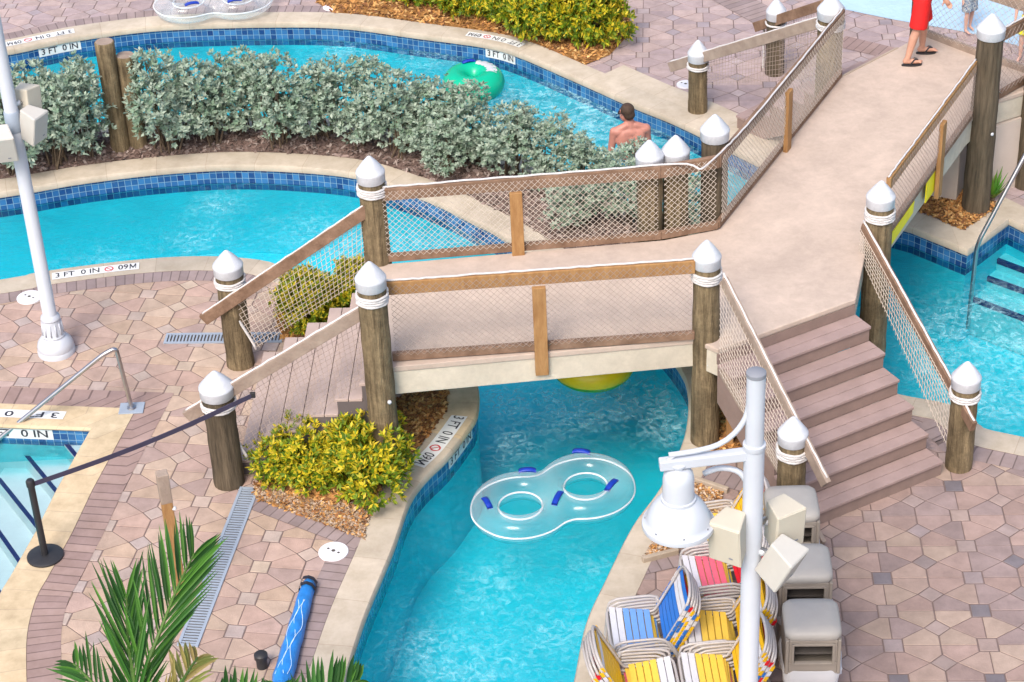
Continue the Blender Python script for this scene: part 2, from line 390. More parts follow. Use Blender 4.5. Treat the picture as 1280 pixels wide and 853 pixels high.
# water-side edges of the three banks, surveyed point by point, then smoothed
A_pts = [(-22, 23.5), (-13, 26.2), (-9, 27.0)] + [g2(*q) for q in ((0, 64), (50, 54), (102, 44), (204, 32), (340, 28), (430, 30), (522, 42), (603, 53), (648, 65), (726, 98.6), (794, 129), (850, 152), (920, 187), (952, 203))]
A_pts = [Vector((p[0], p[1], 0)) for p in A_pts]
A_edge = cr(A_pts) + cr([A_pts[-1], Vector((3.55, 22.85, 0)), Vector((4.1, 22.1, 0)), g2(1141, 284)])[1:]
pc = [g2(1141, 284), g2(1209, 311.5), g2(1261, 272.5), g2(1300, 292)]
A_edge += [pc[1], pc[2], pc[3] , pc[3] + (pc[3] - pc[2]).normalized() * 16]
A_poly = A_edge + [Vector((24, 60, 0)), Vector((-24, 60, 0))]
Bs_pts = [Vector((-22, 19.5, 0)), Vector((-13, 22.6, 0)), Vector((-8.5, 23.1, 0))] + [g2(*q) for q in ((0, 240), (102, 223), (204, 211), (306, 206), (430, 214), (500, 233), (546, 250), (590, 272), (624, 289), (665, 315))] + \
    [Vector((.95, 20.55, 0)), Vector((1.5, 19.75, 0))] + [g2(*q) for q in ((853, 461), (863, 491), (863, 523), (854.6, 558), (828, 610.6), (794, 658), (760, 726), (736, 780), (721, 853), (704, 920))] + [Vector((-.1, 12.2, 0)), Vector((-.5, 9, 0)), Vector((-.7, 0, 0))]
Bs_edge = cr(Bs_pts)
Bn_pts = [Vector((24, 13.0, 0)), Vector((14, 14.6, 0)), Vector((8, 16.2, 0))] + [g2(*q) for q in ((1280, 548), (1220, 530), (1186, 507))] + [Vector((3.85, 18.35, 0)), Vector((3.45, 19.1, 0)), Vector((3.1, 20.0, 0)), Vector((2.75, 20.9, 0)), Vector((2.45, 21.8, 0))] + [g2(*q) for q in ((800, 262), (740, 232), (660, 200), (560, 168), (450, 152), (330, 147), (230, 148), (100, 156), (0, 166))] + [Vector((-9.5, 24.9, 0)), Vector((-14, 23.9, 0)), Vector((-22, 20.7, 0))]
Bn_edge = cr(Bn_pts)
B_poly = Bs_edge + [Vector((24, 0, 0))] + Bn_edge
C_pts = [Vector((-22, 18, 0)), Vector((-12, 20.3, 0)), Vector((-8.5, 20.95, 0))] + [g2(*q) for q in ((0, 351), (51, 341), (170, 326), (255, 321.5), (323, 326), (357, 336), (420, 357), (490, 392), (548, 434), (584, 464), (595, 488), (594, 515), (585, 532), (557.6, 568), (531, 594), (509, 625), (488, 685), (454, 767), (427, 848.5), (402, 920))] + [Vector((-1.95, 12.6, 0)), Vector((-2.3, 9, 0)), Vector((-2.6, 0, 0))]
C_edge = cr(C_pts)
C_poly = C_edge + [Vector((-24, 0, 0))]
K_edge = [g2(-420, 516)] + [g2(0, 530), g2(117, 534.5), g2(74, 611), g2(48.5, 662.5)] + cr([g2(48.5, 662.5), g2(16, 720), g2(0, 748), g2(-14, 800), g2(-16, 870)])[1:] + [g2(-30, 1000), g2(-420, 1000)]
def offset(edge, d, side=1, closed=False):
    out = []; N = len(edge)
    for i in range(N):
        a = edge[i - 1] if (i > 0 or closed) else edge[i]; b = edge[(i + 1) % N] if (i < N - 1 or closed) else edge[i]
        if 0 < i < N - 1 or closed:
            t1 = (edge[i] - a).normalized(); t2 = (b - edge[i]).normalized()
            n1 = Vector((-t1.y, t1.x, 0)); n2 = Vector((-t2.y, t2.x, 0)); nn = (n1 + n2)
            nn = nn.normalized() if nn.length > .05 else n1
            k = min(2.2, 1 / max(.3, nn.dot(n1)))
        else:
            t = (b - a).normalized(); nn = Vector((-t.y, t.x, 0)); k = 1
        out.append(edge[i] + nn * d * k * side)
    return out
def arc(edge):
    s = [0.0]
    for i in range(1, len(edge)): s.append(s[-1] + (edge[i] - edge[i - 1]).length)
    return s
def strip(mb, edge, prof, side, u0=0.0):
    """sweep a (d, z) profile along an edge; d is measured towards the land"""
    rows = [[Vector((p.x, p.y, z)) for p in offset(edge, d, side)] for d, z in prof]; s = arc(edge)
    q = [0.0]
    for i in range(1, len(prof)): q.append(q[-1] + math.hypot(prof[i][0] - prof[i - 1][0], prof[i][1] - prof[i - 1][1]))
    n = len(edge); vs_ = [p for r in rows for p in r]; uv = [(s[i] + u0, q[j]) for j in range(len(prof)) for i in range(n)]
    fs = []
    for j in range(len(prof) - 1):
        for i in range(n - 1):
            f = (j * n + i, j * n + i + 1, (j + 1) * n + i + 1, (j + 1) * n + i)
            fs.append(f if side > 0 else f[::-1])
    mb.add(vs_, fs, None, uv)
def sheet(name, polys, z, m, kind='structure'):
    vs_ = []; fs = []
    allp = [[Vector((p.x, p.y, 0)) for p in pl] for pl in polys]
    flat = [p for pl in allp for p in pl]
    for t in tessellate_polygon(allp):
        a, b, c = (flat[i] for i in t)
        cz = (b - a).cross(c - a).z
        if abs(cz) < 1e-9: continue
        fs.append(tuple(t) if cz > 0 else tuple(reversed(t)))
    mb = MB(); mb.add([(p.x, p.y, z) for p in flat], fs)
    return tag(mb.build(name, m), kind=kind)
COPING = [(-.025, -.075), (-.03, -.02), (-.012, .006), (.015, .012), (.31, .012), (.312, -.01)]
# which side of each edge the land lies on (left of travel = +1)
sides = {'A': 1, 'Bs': 1, 'Bn': -1, 'C': -1}
def land_side(edge, probe_poly):
    i = len(edge) // 2; t = (edge[i + 1] - edge[i]).normalized(); n_ = Vector((-t.y, t.x, 0)); return 1 if inside(edge[i] + n_ * .1, probe_poly) else -1
def inside(p, poly):
    x, y = p[0], p[1]; c = False; j = len(poly) - 1
    for i in range(len(poly)):
        a, b = poly[i], poly[j]
        if (a[1] > y) != (b[1] > y) and x < (b[0] - a[0]) * (y - a[1]) / (b[1] - a[1]) + a[0]: c = not c
        j = i
    return c
sA, sBs, sBn, sC, sK = land_side(A_edge, A_poly), land_side(Bs_edge, B_poly), land_side(Bn_edge, B_poly), land_side(C_edge, C_poly), 1
i_ = 1; t_ = (K_edge[2] - K_edge[1]).normalized(); sK = -1 if inside(K_edge[1] + Vector((-t_.y, t_.x, 0)) * .1 + t_ * .2, K_edge) else 1
sheet('ground', [[Vector((-60, -20, 0)), Vector((60, -20, 0)), Vector((60, 90, 0)), Vector((-60, 90, 0))]], -1.3, M['plaster'])
sheet('terrace_far', [A_poly], 0, M['joint']); sheet('terrace_island', [B_poly], 0, M['joint']); sheet('terrace_near', [C_poly, K_edge], 0, M['joint'])
for nm, mt, items in (('pool_coping', 'coping', ((A_edge, sA), (Bs_edge, sBs), (Bn_edge, sBn), (C_edge, sC))),):
    mb = MB()
    for e, s_ in items: strip(mb, e, COPING, s_)
    tag(mb.build(nm, M[mt], auto=40), kind='structure')
tipE = [p for p in C_edge if p.y > 17.75 and p.y < 19.3 and p.x > -1.2]
mb = MB(); strip(mb, tipE, [(d - .002 if d < 0 else d, z + .003) for d, z in COPING], sC); tag(mb.build('coping_tip', M['coping_tan'], auto=40), kind='structure')
mb = MB(); strip(mb, K_edge, [(d * 1.12, max(z, -.035)) for d, z in COPING], sK); tag(mb.build('plunge_pool_coping', M['coping_tan'], auto=40), kind='structure')
mb = MB(); mb2 = MB()
for e, s_ in ((A_edge, sA), (Bs_edge, sBs), (Bn_edge, sBn), (C_edge, sC)):
    strip(mb, e, [(0, -.36), (0, -.02)], s_); strip(mb2, e, [(0.0, -1.3), (0.0, -.36)], s_)
tag(mb.build('pool_tile_band', M['tile']), kind='structure'); tag(mb2.build('pool_wall', M['plaster']), kind='structure')
mb = MB(); strip(mb, K_edge, [(0, -.26), (0, -.02)], sK); tag(mb.build('plunge_pool_tile_band', M['tile']), kind='structure')
mb = MB(); strip(mb, K_edge, [(0, -1.0), (0, -.26)], sK); tag(mb.build('plunge_pool_wall', M['plaster_white']), kind='structure')
# soldier courses along the coping
def course(name, edge, d0, d1, side, m='soldier', z=.008):
    mb = MB(); strip(mb, edge, [(d0, z), (d1, z)], side); return tag(mb.build(name, M[m]), kind='structure')
course('paver_border', [p for p in C_edge if p.y > 20.8 and p.x < -2.5], .31, .53, sC)
course('paver_border', [p for p in C_edge if 6 < p.y < 16.6], .31, .56, sC)
course('paver_border', K_edge, .347, .66, sK, 'soldier_red')
course('paver_border', [p for p in A_edge if p.x < -2.35], .31, .53, sA)
course('paver_border', [p for p in A_edge if 1.15 < p.x < 3.2 and p.y > 23], .31, .66, sA, 'coping')
course('paver_border', [p for p in Bn_edge if p.x > 4.3 and p.y < 18], .31, .55, sBn)
course('paver_border', [p for p in Bs_edge if 12 < p.y < 14.9], .31, .55, sBs)
def lane(name, a, b, wd, m='soldier', z=.009):
    t = (b - a).normalized(); n_ = Vector((-t.y, t.x, 0)) * wd / 2; L = (b - a).length
    mb = MB(); mb.add([(*(a - n_).xy, z), (*(b - n_).xy, z), (*(b + n_).xy, z), (*(a + n_).xy, z)], [(0, 1, 2, 3)], None, [(0, 0), (L, 0), (L, wd), (0, wd)])
    return tag(mb.build(name, M[m]), kind='structure')
lane('paver_border', g2(316, 628), g2(460, 683), .22)
lane('paver_border', g2(895, -12), g2(965, 27), .5)
lane('paver_border', g2(850, 584), g2(935, 606), .28)
lane('paver_border', g2(786, 713), g2(856, 697), .24)
lane('paver_border', g2(1050, 52), g2(1300, 112), .35, 'soldier_red')
# ------------------------------------------------------------------ paving stones
W_ = .835; Hh = .277; a_ = .104; v_ = .130; u_ = .142
UNIT = [[(-a_, -a_), (a_, -a_), (a_, a_), (-a_, a_)], [(.5 - u_, Hh), (.5, Hh - v_), (.5 + u_, Hh), (.5, Hh + v_)]]
for sx in (1, -1):
    for sy in (1, -1):
        pl = [(a_ * sx, 0), (.5 * sx, 0), (.5 * sx, (Hh - v_) * sy), ((.5 - u_) * sx, Hh * sy), (a_ * sx, a_ * sy)]
        UNIT.append(pl if sx * sy > 0 else pl[::-1])
    pl = [(0, a_), (a_ * sx, a_), ((.5 - u_) * sx, Hh), (a_ * sx, 2 * Hh - a_), (0, 2 * Hh - a_)]
    UNIT.append(pl if sx > 0 else pl[::-1])
def near_edge(c, edges, d):
    for e in edges:
        for p in e[::2]:
            if abs(p.x - c[0]) < d and abs(p.y - c[1]) < d and (p.x - c[0]) ** 2 + (p.y - c[1]) ** 2 < d * d: return True
    return False
def stones(name, poly, holes, edges, origin, ang, box, palette, keep=.2):
    mb = MB(); ca, sa = math.cos(ang), math.sin(ang); rnd = random.Random(3)
    x0, y0, x1, y1 = box
    rad = math.hypot(x1 - x0, y1 - y0); n = int(rad / (W_ * .6)) + 2
    bp = [p for p in poly]
    for i in range(-n, n + 1):
        for j in range(-n * 2, n * 2 + 1):
            ox, oy = i * W_, j * W_ * 2 * Hh
            cx_, cy_ = origin.x + ox * ca - oy * sa, origin.y + ox * sa + oy * ca
            if not (x0 - 1 < cx_ < x1 + 1 and y0 - 1 < cy_ < y1 + 1): continue
            for k, pl in enumerate(UNIT):
                mx_ = sum(p[0] for p in pl) / len(pl); my_ = sum(p[1] for p in pl) / len(pl)
                gx, gy = ox + mx_ * W_, oy + my_ * W_
                c = (origin.x + gx * ca - gy * sa, origin.y + gx * sa + gy * ca)
                if not (x0 < c[0] < x1 and y0 < c[1] < y1) or not inside(c, bp) or any(inside(c, h) for h in holes) or near_edge(c, edges, keep): continue
                r_ = max(math.hypot(p[0] - mx_, p[1] - my_) for p in pl) * W_; s_ = 1 - .0050 / (r_ * .62); s2 = s_ - .006 / r_
                top = []; low = []
                for p in pl:
                    for lst, sc in ((low, s_), (top, s2)):
                        qx = ox + (mx_ + (p[0] - mx_) * sc) * W_; qy = oy + (my_ + (p[1] - my_) * sc) * W_
                        lst.append((origin.x + qx * ca - qy * sa, origin.y + qx * sa + qy * ca))
                b = rnd.choice(palette['sq'] if k < 2 else palette['st']); f = rnd.uniform(.9, 1.08); col = tuple(x * f for x in b)
                zt = .0045 + rnd.uniform(-.0012, .0008); N = len(pl)
                mb.add([(*p, .0005) for p in low] + [(*p, zt) for p in top], [tuple(range(N, 2 * N))] + [(q, (q + 1) % N, N + (q + 1) % N, N + q) for q in range(N)], col)
    return tag(mb.build(name, M['stone']), kind='structure')
pal_pink = {'st': [(.355, .252, .218), (.325, .235, .21), (.375, .275, .23), (.295, .222, .208), (.385, .29, .235), (.335, .24, .21)], 'sq': [(.325, .252, .235), (.35, .27, .245), (.36, .27, .24), (.30, .24, .235), (.37, .28, .245), (.325, .252, .23), (.18, .158, .17), (.27, .215, .205)]}
pal_tan = {'st': [(.44, .315, .26), (.455, .335, .265), (.43, .305, .26), (.47, .355, .275), (.41, .30, .265), (.445, .31, .255), (.46, .335, .25)], 'sq': [(.45, .35, .295), (.43, .34, .30), (.40, .325, .30), (.47, .37, .29), (.45, .36, .31)]}
pal_far = {'st': [(.42, .325, .31), (.40, .31, .305), (.44, .335, .31), (.385, .30, .30)], 'sq': [(.40, .325, .32), (.43, .34, .32), (.34, .285, .30)]}
oB = G(1080 + 72 / 4.42, 660 + 105 / 4.42); dB = G(1080 + 166 / 4.42, 660 + 679 / 4.42) - oB; angB = math.atan2(dB.y, dB.x) + R(90)
stones('paving_right', B_poly, [], [Bs_edge, Bn_edge], oB, angB, (.3, 8, 10, 18.9), pal_pink)
oA = G(803.8, 32); dA = G(803.4, 65.2) - oA; angA = math.atan2(dA.y, dA.x) + R(90)
stones('paving_far', A_poly, [], [A_edge], oA, angA, (-11, 20, 13, 35), pal_far)
oC = G(130 + 315 / 5.69, 330 + 215 / 5.69); dC = G(130 + 135 / 5.69, 330 + 545 / 5.69) - oC; angC = math.atan2(dC.y, dC.x) + R(90)
Kd = []
for i in range(len(K_edge)):
    a, b = K_edge[i], K_edge[(i + 1) % len(K_edge)]
    if (b - a).length < 12: Kd += [a.lerp(b, t / 60) for t in range(60)]
stones('paving_left', C_poly, [K_edge], [C_edge, Kd], oC, angC, (-11, 7, 1, 22), pal_tan, .26)
# ------------------------------------------------------------------ water
GLINT_JETS = [(640, 560, .30), (640, 560, .24), (725, 522, .30), (725, 522, .24), (832, 537, .28), (832, 537, .22), (640, 500, .42), (640, 500, .35), (690, 508, .3), (770, 490, .5), (785, 490, .3), (830, 500, .4), (610, 730, .45), (540, 810, .55), (690, 790, .45), (600, 850, .5), (740, 710, .3), (420, 62, .6), (540, 70, .7), (700, 140, 1.0), (640, 125, .8), (745, 178, 1.1), (800, 190, .7), (900, 225, .7), (400, 290, .55), (270, 255, .35), (480, 315, .6), (580, 300, .6), (1260, 400, .9), (1235, 445, 1.0), (1275, 490, .9), (1180, 430, .5), (120, 330, .5), (250, 300, .6)]  # centres of the painted glint and mottle patches and of real bubbling inlets
glint_jets = [(G(x, y, WZ), r) for x, y, r in GLINT_JETS]
def water(name, x0, y0, x1, y1, z, m, st=.2, glint_churn=True):
    nx, ny = int((x1 - x0) / st), int((y1 - y0) / st); vs_ = []; ch = []
    for j in range(ny + 1):
        for i in range(nx + 1):
            x, y = x0 + (x1 - x0) * i / nx, y0 + (y1 - y0) * j / ny
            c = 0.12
            if glint_churn:
                for p, r in glint_jets:
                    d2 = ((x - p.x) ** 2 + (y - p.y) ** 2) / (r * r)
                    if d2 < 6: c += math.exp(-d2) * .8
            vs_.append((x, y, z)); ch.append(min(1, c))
    mb = MB(); mb.add(vs_, [(j * (nx + 1) + i, j * (nx + 1) + i + 1, (j + 1) * (nx + 1) + i + 1, (j + 1) * (nx + 1) + i) for j in range(ny) for i in range(nx)])
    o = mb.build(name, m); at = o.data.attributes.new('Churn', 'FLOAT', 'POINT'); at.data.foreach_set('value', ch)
    return tag(o, kind='structure')
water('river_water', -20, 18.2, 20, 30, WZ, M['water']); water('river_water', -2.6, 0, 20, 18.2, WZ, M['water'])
sheet('plunge_pool_water', [K_edge], -.205, M['water_still'])
# plunge pool: white entry steps with navy edge tiles
sheet('plunge_pool_floor', [K_edge], -1.0, M['plaster'])
def zoomK(x, y): return x / 3.71, 490 + y / 3.71
kd = []
for (ax, ay), (bx, by) in (((248, 185), (350, 310)), ((85, 220), (275, 450)), ((0, 340), (170, 550)), ((-80, 440), (120, 720)), ((-200, 520), (60, 860))):
    kd.append((g2(*zoomK(ax, ay), -.24), g2(*zoomK(bx, by), -.24)))
k0 = g2(117, 534.5)
mb = MB(); mb2 = MB(); prev = None
corner = [g2(117, 534.5) + Vector((.0, .0, 0))]
for i, (a, b) in enumerate(kd):
    z = -.24 - .17 * i; d = (b - a).normalized(); a2 = a - d * .25; b2 = b + d * .35
    if prev is None: poly = [a2, k0 + Vector((.1, .35, 0)), b2]
    else: poly = [a2, prev[0], prev[1], b2]
    mb.prism([(p.x, p.y) for p in poly], -1.0 + .001 * i, z)
    n_ = Vector((-d.y, d.x, 0)); n_ = n_ if n_.dot(k0 - a) > 0 else -n_
    q = [a2 + n_ * .003, b2 + n_ * .003, b2 + n_ * .05, a2 + n_ * .05]
    mb2.prism([(p.x, p.y) for p in q], z - .05, z + .004)
    prev = (a2, b2)
tag(mb.build('plunge_pool_steps', M['plaster_white']), kind='structure'); tag(mb2.build('plunge_pool_step_edging', M['navy']), kind='structure')
# right pool: entry steps in the corner beside the planter
def zr(x, y): return 1120 + x / 3.156, 130 + y / 3.156
mb = MB(); mb2 = MB(); prev = None; inner = (pc[2] + Vector((-.05, .3, 0)), pc[3] + Vector((.5, .3, 0)))
for i, ((ax, ay), (bx, by)) in enumerate((((400, 522), (505, 562)), ((352, 595), (505, 652)), ((312, 665), (470, 722)), ((252, 745), (400, 802)))):
    z = -.33 - .15 * i; a = g2(*zr(ax, ay), z); b = g2(*zr(bx, by), z); d = (b - a).normalized(); b = a + d * 2.2
    q = prev or inner
    mb.prism([(p.x, p.y) for p in (a, b, q[1], q[0])], -1.29 + .001 * i, z)
    n_ = Vector((-d.y, d.x, 0)); n_ = n_ if n_.y > 0 else -n_
    mb2.prism([(p.x, p.y) for p in (a - n_ * .003, b - n_ * .003, b + n_ * .032, a + n_ * .032)], z - .06, z + .004)
    prev = (a, b)
tag(mb.build('pool_steps', M['plaster_white']), kind='structure'); tag(mb2.build('pool_step_edging', M['navy']), kind='structure')
# far splash pool beyond the kerb
spl = [g2(1052, 12), g2(1120, 26), g2(1210, 42), g2(1300, 66)]
sheet('splash_pool', [cr(spl) + [Vector((14, 40, 0)), Vector((5, 40, 0))]], .011, mat('splash_pool_water', (.40, .56, .68), .2, .08, 3, .3, 14, .6))
# ------------------------------------------------------------------ mulch beds (uncountable chips)
def bed(name, poly, m, mound, chip_pal, nchip, z0=.014, seed=1, bump=None, csize=1.0, over=None):
    """a slightly mounded bed with loose chips lying on it"""
    rnd = random.Random(seed); xs = [p.x for p in poly]; ys = [p.y for p in poly]; st = .11
    def dist(x, y):
        d = 9
        for i in range(len(poly)):
            a, b = poly[i - 1], poly[i]; ab = (b - a); L2 = ab.x ** 2 + ab.y ** 2 or 1e-9
            t = max(0, min(1, ((x - a.x) * ab.x + (y - a.y) * ab.y) / L2)); d = min(d, math.hypot(x - a.x - ab.x * t, y - a.y - ab.y * t))
        return d
    def hz(x, y):
        if over: return over(x, y)
        h = z0 + mound * min(1, dist(x, y) / .35)
        if bump:
            for bx, by, bh, br_ in bump: h += bh * math.exp(-((x - bx) ** 2 + (y - by) ** 2) / br_ ** 2) * min(1, dist(x, y) / .3)
        return h
    pts = [Vector((p.x, p.y, 0)) for p in poly]; cols = []
    from mathutils.geometry import delaunay_2d_cdt
    v2 = [p.xy for p in pts]; N = len(v2); ed = [(i, (i + 1) % N) for i in range(N)]
    x = min(xs)
    while x < max(xs):
        y = min(ys)
        while y < max(ys):
            if inside((x, y), poly) and dist(x, y) > .04: v2.append(Vector((x + rnd.uniform(-.02, .02), y + rnd.uniform(-.02, .02))))
            y += st
        x += st
    if not over: vo, _, fo, *_r = delaunay_2d_cdt(v2, ed, [], 1, 1e-6)
    mb = MB()
    if not over: mb.add([(p.x, p.y, hz(p.x, p.y) + rnd.uniform(-.006, .006)) for p in vo], [tuple(f) for f in fo])
    if not over: tag(mb.build(name, M[m], smooth=True), kind='structure')
    mb = MB(); k = 0; tries = 0
    while k < nchip and tries < nchip * 30:
        tries += 1; x, y = rnd.uniform(min(xs), max(xs)), rnd.uniform(min(ys), max(ys))
        if not inside((x, y), poly): continue
        L, Wd = rnd.uniform(.02, .055) * csize, rnd.uniform(.01, .022) * csize
        rot = Euler((rnd.uniform(-.6, .6), rnd.uniform(-.6, .6), rnd.uniform(0, 6.3))).to_matrix(); c = Vector((x, y, hz(x, y) + .008))
        q = [c + rot @ Vector(v) for v in ((-L, -Wd, 0), (L, -Wd * .6, 0), (L * .8, Wd, 0), (-L * .7, Wd * .8, 0))]
        f = rnd.uniform(.75, 1.15); b = rnd.choice(chip_pal); mb.add(q, [(0, 1, 2, 3)], tuple(v * f for v in b)); k += 1
    tag(mb.build(name.replace('bed', 'chips'), M['chips']), kind='stuff')
    return hz
cp_or = [(.54, .28, .09), (.40, .18, .05), (.62, .38, .15), (.26, .11, .04), (.48, .23, .07), (.17, .075, .03)]
cp_gv = [(.50, .38, .27), (.44, .32, .22), (.58, .48, .38), (.36, .25, .18), (.30, .17, .08)]
cp_pu = [(.21, .15, .125), (.27, .20, .175), (.14, .095, .08), (.33, .265, .235), (.18, .125, .105)]
offBs = [p for p in offset(Bs_edge, .31, sBs) if p.x < 1.2 and p.y > 20.2 and p.x > -9.5]
offBn = [p for p in offset(Bn_edge, .31, sBn) if p.x < 2.3 and p.y > 20.5 and p.x > -9.5]
island_hz = bed('island_bed', offBs + offBn, 'mulch_purple', .10, cp_pu, 9000, seed=2)
offC = offset(C_edge, .31, sC)
tip = [p for p in offC if p.y > 16.45 and p.y < 19.0 and p.x > -1.6]
FB = tip + [g2(455, 675), g2(319, 624), g2(318, 606), g2(420, 540)]
P2c = (-1.27, 17.42)
front_hz = bed('planter_bed', FB, 'mulch_brown', .07, cp_or, 5200, seed=3, bump=[(P2c[0] + .1, P2c[1], .2, .6)])
bed('gravel_bed', [p for p in tip if p.y < 17.0] + [g2(455, 674.5), g2(320, 623), g2(319, 609), g2(350, 620), g2(420, 640), g2(470, 628)], 'mulch_brown', .012, cp_gv, 5200, z0=.05, seed=4, csize=.6, over=front_hz)
offA = offset(A_edge, .31, sA)
top = [p for p in offA if -2.35 < p.x < 1.2]
top_hz = bed('hedge_bed', top + [g2(762, 70), g2(790, 40), g2(770, -40), g2(440, -40), g2(395, 3)], 'mulch_brown', .06, cp_or, 6000, seed=5)
left_hz = bed('shrub_bed', [g2(352, 352), g2(345, 400), g2(352, 425), g2(420, 428), g2(470, 400), g2(465, 372), g2(410, 357)], 'mulch_brown', .05, cp_or, 900, seed=6)
right_hz = bed('pool_planter_bed', [g2(1143, 262), g2(1204, 289), g2(1243, 262), g2(1238, 236), g2(1180, 222), g2(1140, 240)], 'mulch_brown', .03, cp_or, 2200, seed=7)
bed('stair_planter_bed', [g2(880, 452), g2(903, 452), g2(925, 500), g2(935, 562), g2(905, 566), g2(882, 563), g2(889, 510)], 'mulch_brown', .03, cp_or, 900, seed=8)
bed('gravel_planter_bed', [g2(868, 604), g2(904, 616), g2(900, 660), g2(846, 690), g2(803, 702), g2(818, 676), g2(843, 640)], 'mulch_brown', .02, cp_gv + cp_or, 1800, seed=9, csize=.7)
for a, b in ((g2(866, 602), g2(910, 617)), (g2(803, 703.5), g2(848, 692))):
    mb = MB(); mb.beam((a.x, a.y, .03), (b.x, b.y, .03), .05, .07); tag(mb.build('planter_kerb', M['coping'], bevel=.008), kind='structure')
# ================================================================== BRIDGE, STAIRS, PILINGS, RAILINGS
DZ = 1.27
def D2(px, py): p = G(px, py, DZ); return Vector((p.x, p.y, 0))
fl = D2(482, 460); fr = D2(868, 424); st_l = D2(897, 437); st_r = D2(1070, 374); r8 = D2(1082, 318); r8b = D2(1112, 291); r9 = D2(1212, 150)
p14c = D2(1050, 97); seam = D2(1122, 60); back0 = D2(1152, 43); back1 = D2(1212, 66); back2 = D2(1300, 97); frontR = D2(1300, 95)
bend2 = D2(895, 287); bend1 = D2(830, 300); farl = D2(470, 331)
r9b = D2(1236, 128)
bridge = empty('footbridge', (1.5, 18.5, 0), 'beige coated concrete footbridge that turns a corner over the lazy river', 'footbridge')
inv = Matrix.Translation((-1.5, -18.5, 0))
def par(o, root):
    o.parent = root; o.matrix_parent_inverse = Matrix.Translation(-root.location) if root.rotation_euler.z == 0 else root.matrix_world.inverted(); return o
deckpoly = [fl, fr, st_l, st_r, D2(1078, 335), D2(1084, 308), r8b + Vector((-.02, .03, 0)), r9, r9b, back2 + Vector((.3, -.05, 0)), back2 + Vector((.3, .05, 0)), back1, back0, seam, p14c, bend2, bend1, farl]
mb = MB(); mb.prism(deckpoly, DZ - .06, DZ); par(mb.build('deck', M['concrete'], bevel=.012), bridge)
ins = [p for p in deckpoly]
mb = MB(); cen = sum(deckpoly, Vector()) / len(deckpoly)
def inset(poly, d):
    a = sum(poly[i].x * poly[(i + 1) % len(poly)].y - poly[(i + 1) % len(poly)].x * poly[i].y for i in range(len(poly)))
    return offset(poly, d, 1 if a > 0 else -1, True)
mb.prism(inset(deckpoly, .012), DZ - .33, DZ - .061); par(mb.build('edge_beam', M['fascia'], bevel=.01), bridge)
for (x, y, wd, dp, rz) in ((G(1183, 240).x, G(1183, 240).y, .36, .5, -.45), (1.35, 19.2, .5, .3, 0)):
    mb = MB(); mb.box((x, y, .45), (wd, dp, .98), Matrix.Rotation(rz, 3, 'Z')); par(mb.build('support_column', M['wall'], bevel=.01), bridge)
mb = MB(); a = seam; b = p14c; d = (b - a).normalized()
mb.beam((a.x, a.y, DZ + .003), (b.x, b.y, DZ + .003), .03, .006); par(mb.build('joint_strip', M['coping']), bridge)
# retaining wall that carries the platform behind the right pool
rw = empty('retaining_wall', (6.2, 22.4, 0), 'smooth beige stucco wall behind the tall dark piling by the pool steps', 'wall')
wa, wb = r9b, back2 + Vector((.3, -.05, 0)); wd_ = (wb - wa).normalized(); wb2 = wa + wd_ * 6
mb = MB(); q = Vector((-wd_.y, wd_.x, 0)) * .2; wa2 = wa - q * .1
mb.prism([wa2, wb2, wb2 + q, wa2 + q], 0, DZ - .34); par(mb.build('wall_panel', M['wall']), rw)
# ------------------------------------------------------------------ stairs
def staircase(label, foot, run, wdir, n, r, rise, width, treadm, riserm, group=None, taperx=0.0):
    """foot: ground point of the lowest riser's left corner (seen walking up); run: unit vector uphill; wdir: across"""
    root = empty('staircase', (foot.x, foot.y, 0), label, 'staircase', group)
    def loc(u, v_, z): p = run * u + wdir * v_; return Vector((p.x, p.y, z))
    up_m = Matrix((run, wdir, Vector((0, 0, 1)))).transposed()
    flip = run.cross(wdir).z < 0
    for k in range(n - 1):
        z = rise * (k + 1); u0 = r * k
        tr = MB()
        for h in range(2):
            wd = (r + .02) / 2 - .004
            tr.box(loc(u0 - .02 + wd / 2 + h * (wd + .006), width / 2, z - .016), (wd, width, .032), up_m)
        tr.build('tread', treadm, root, bevel=.004)
        ri = MB(); ri.box(loc(u0 + .012, width / 2, z - rise / 2 - .018), (.02, width - .006, rise - .034), up_m); ri.build('riser', riserm, root)
    ri = MB(); ri.box(loc(r * (n - 1) + .010, width / 2, rise * n - rise / 2 - .035), (.02, width - .006, rise - .068), up_m); ri.build('riser', riserm, root)
    for v_, sgn in ((.022, 1), (width - .022, -1)):
        sm = MB(); pl = []
        vs_ = []
        top = []
        for k in range(n - 1):
            top += [(r * k + .004, rise * (k + 1) - rise + .0), (r * k + .004, rise * (k + 1) - .036), (r * (k + 1) + .004, rise * (k + 1) - .036)]
        prof = top + [(r * (n - 1), max(0, rise * (n - 1) - .45)), (r * 1.6, 0.0)]
        poly = [Vector((a, b, 0)) for a, b in prof]; N = len(poly)
        tris = tessellate_polygon([poly])
        off = .018
        A_ = [loc(a, v_ - off, b) for a, b in prof]; B_ = [loc(a, v_ + off, b) for a, b in prof]
        fs = [tuple(t) for t in tris] + [tuple(i + N for i in t) for t in tris] + [(i, (i + 1) % N, N + (i + 1) % N, N + i) for i in range(N)]
        sm.add(A_ + B_, fs); sm.build('stringer', riserm, root)
    return root
# left stairs
n1 = G(302, 576, .18); n7 = Vector((fl.x, fl.y, DZ)); run = Vector((n7.x - n1.x, n7.y - n1.y, 0)); rL = run.length / 6; run.normalize()
wdL = Vector((-run.y, run.x, 0)); WL = 1.95
footL = Vector((n1.x, n1.y, 0))
staircase('pale pink staircase with net sides down to the left terrace', footL, run, wdL, 7, rL, DZ / 7, WL, M['tread_pale'], M['riser_dark'])
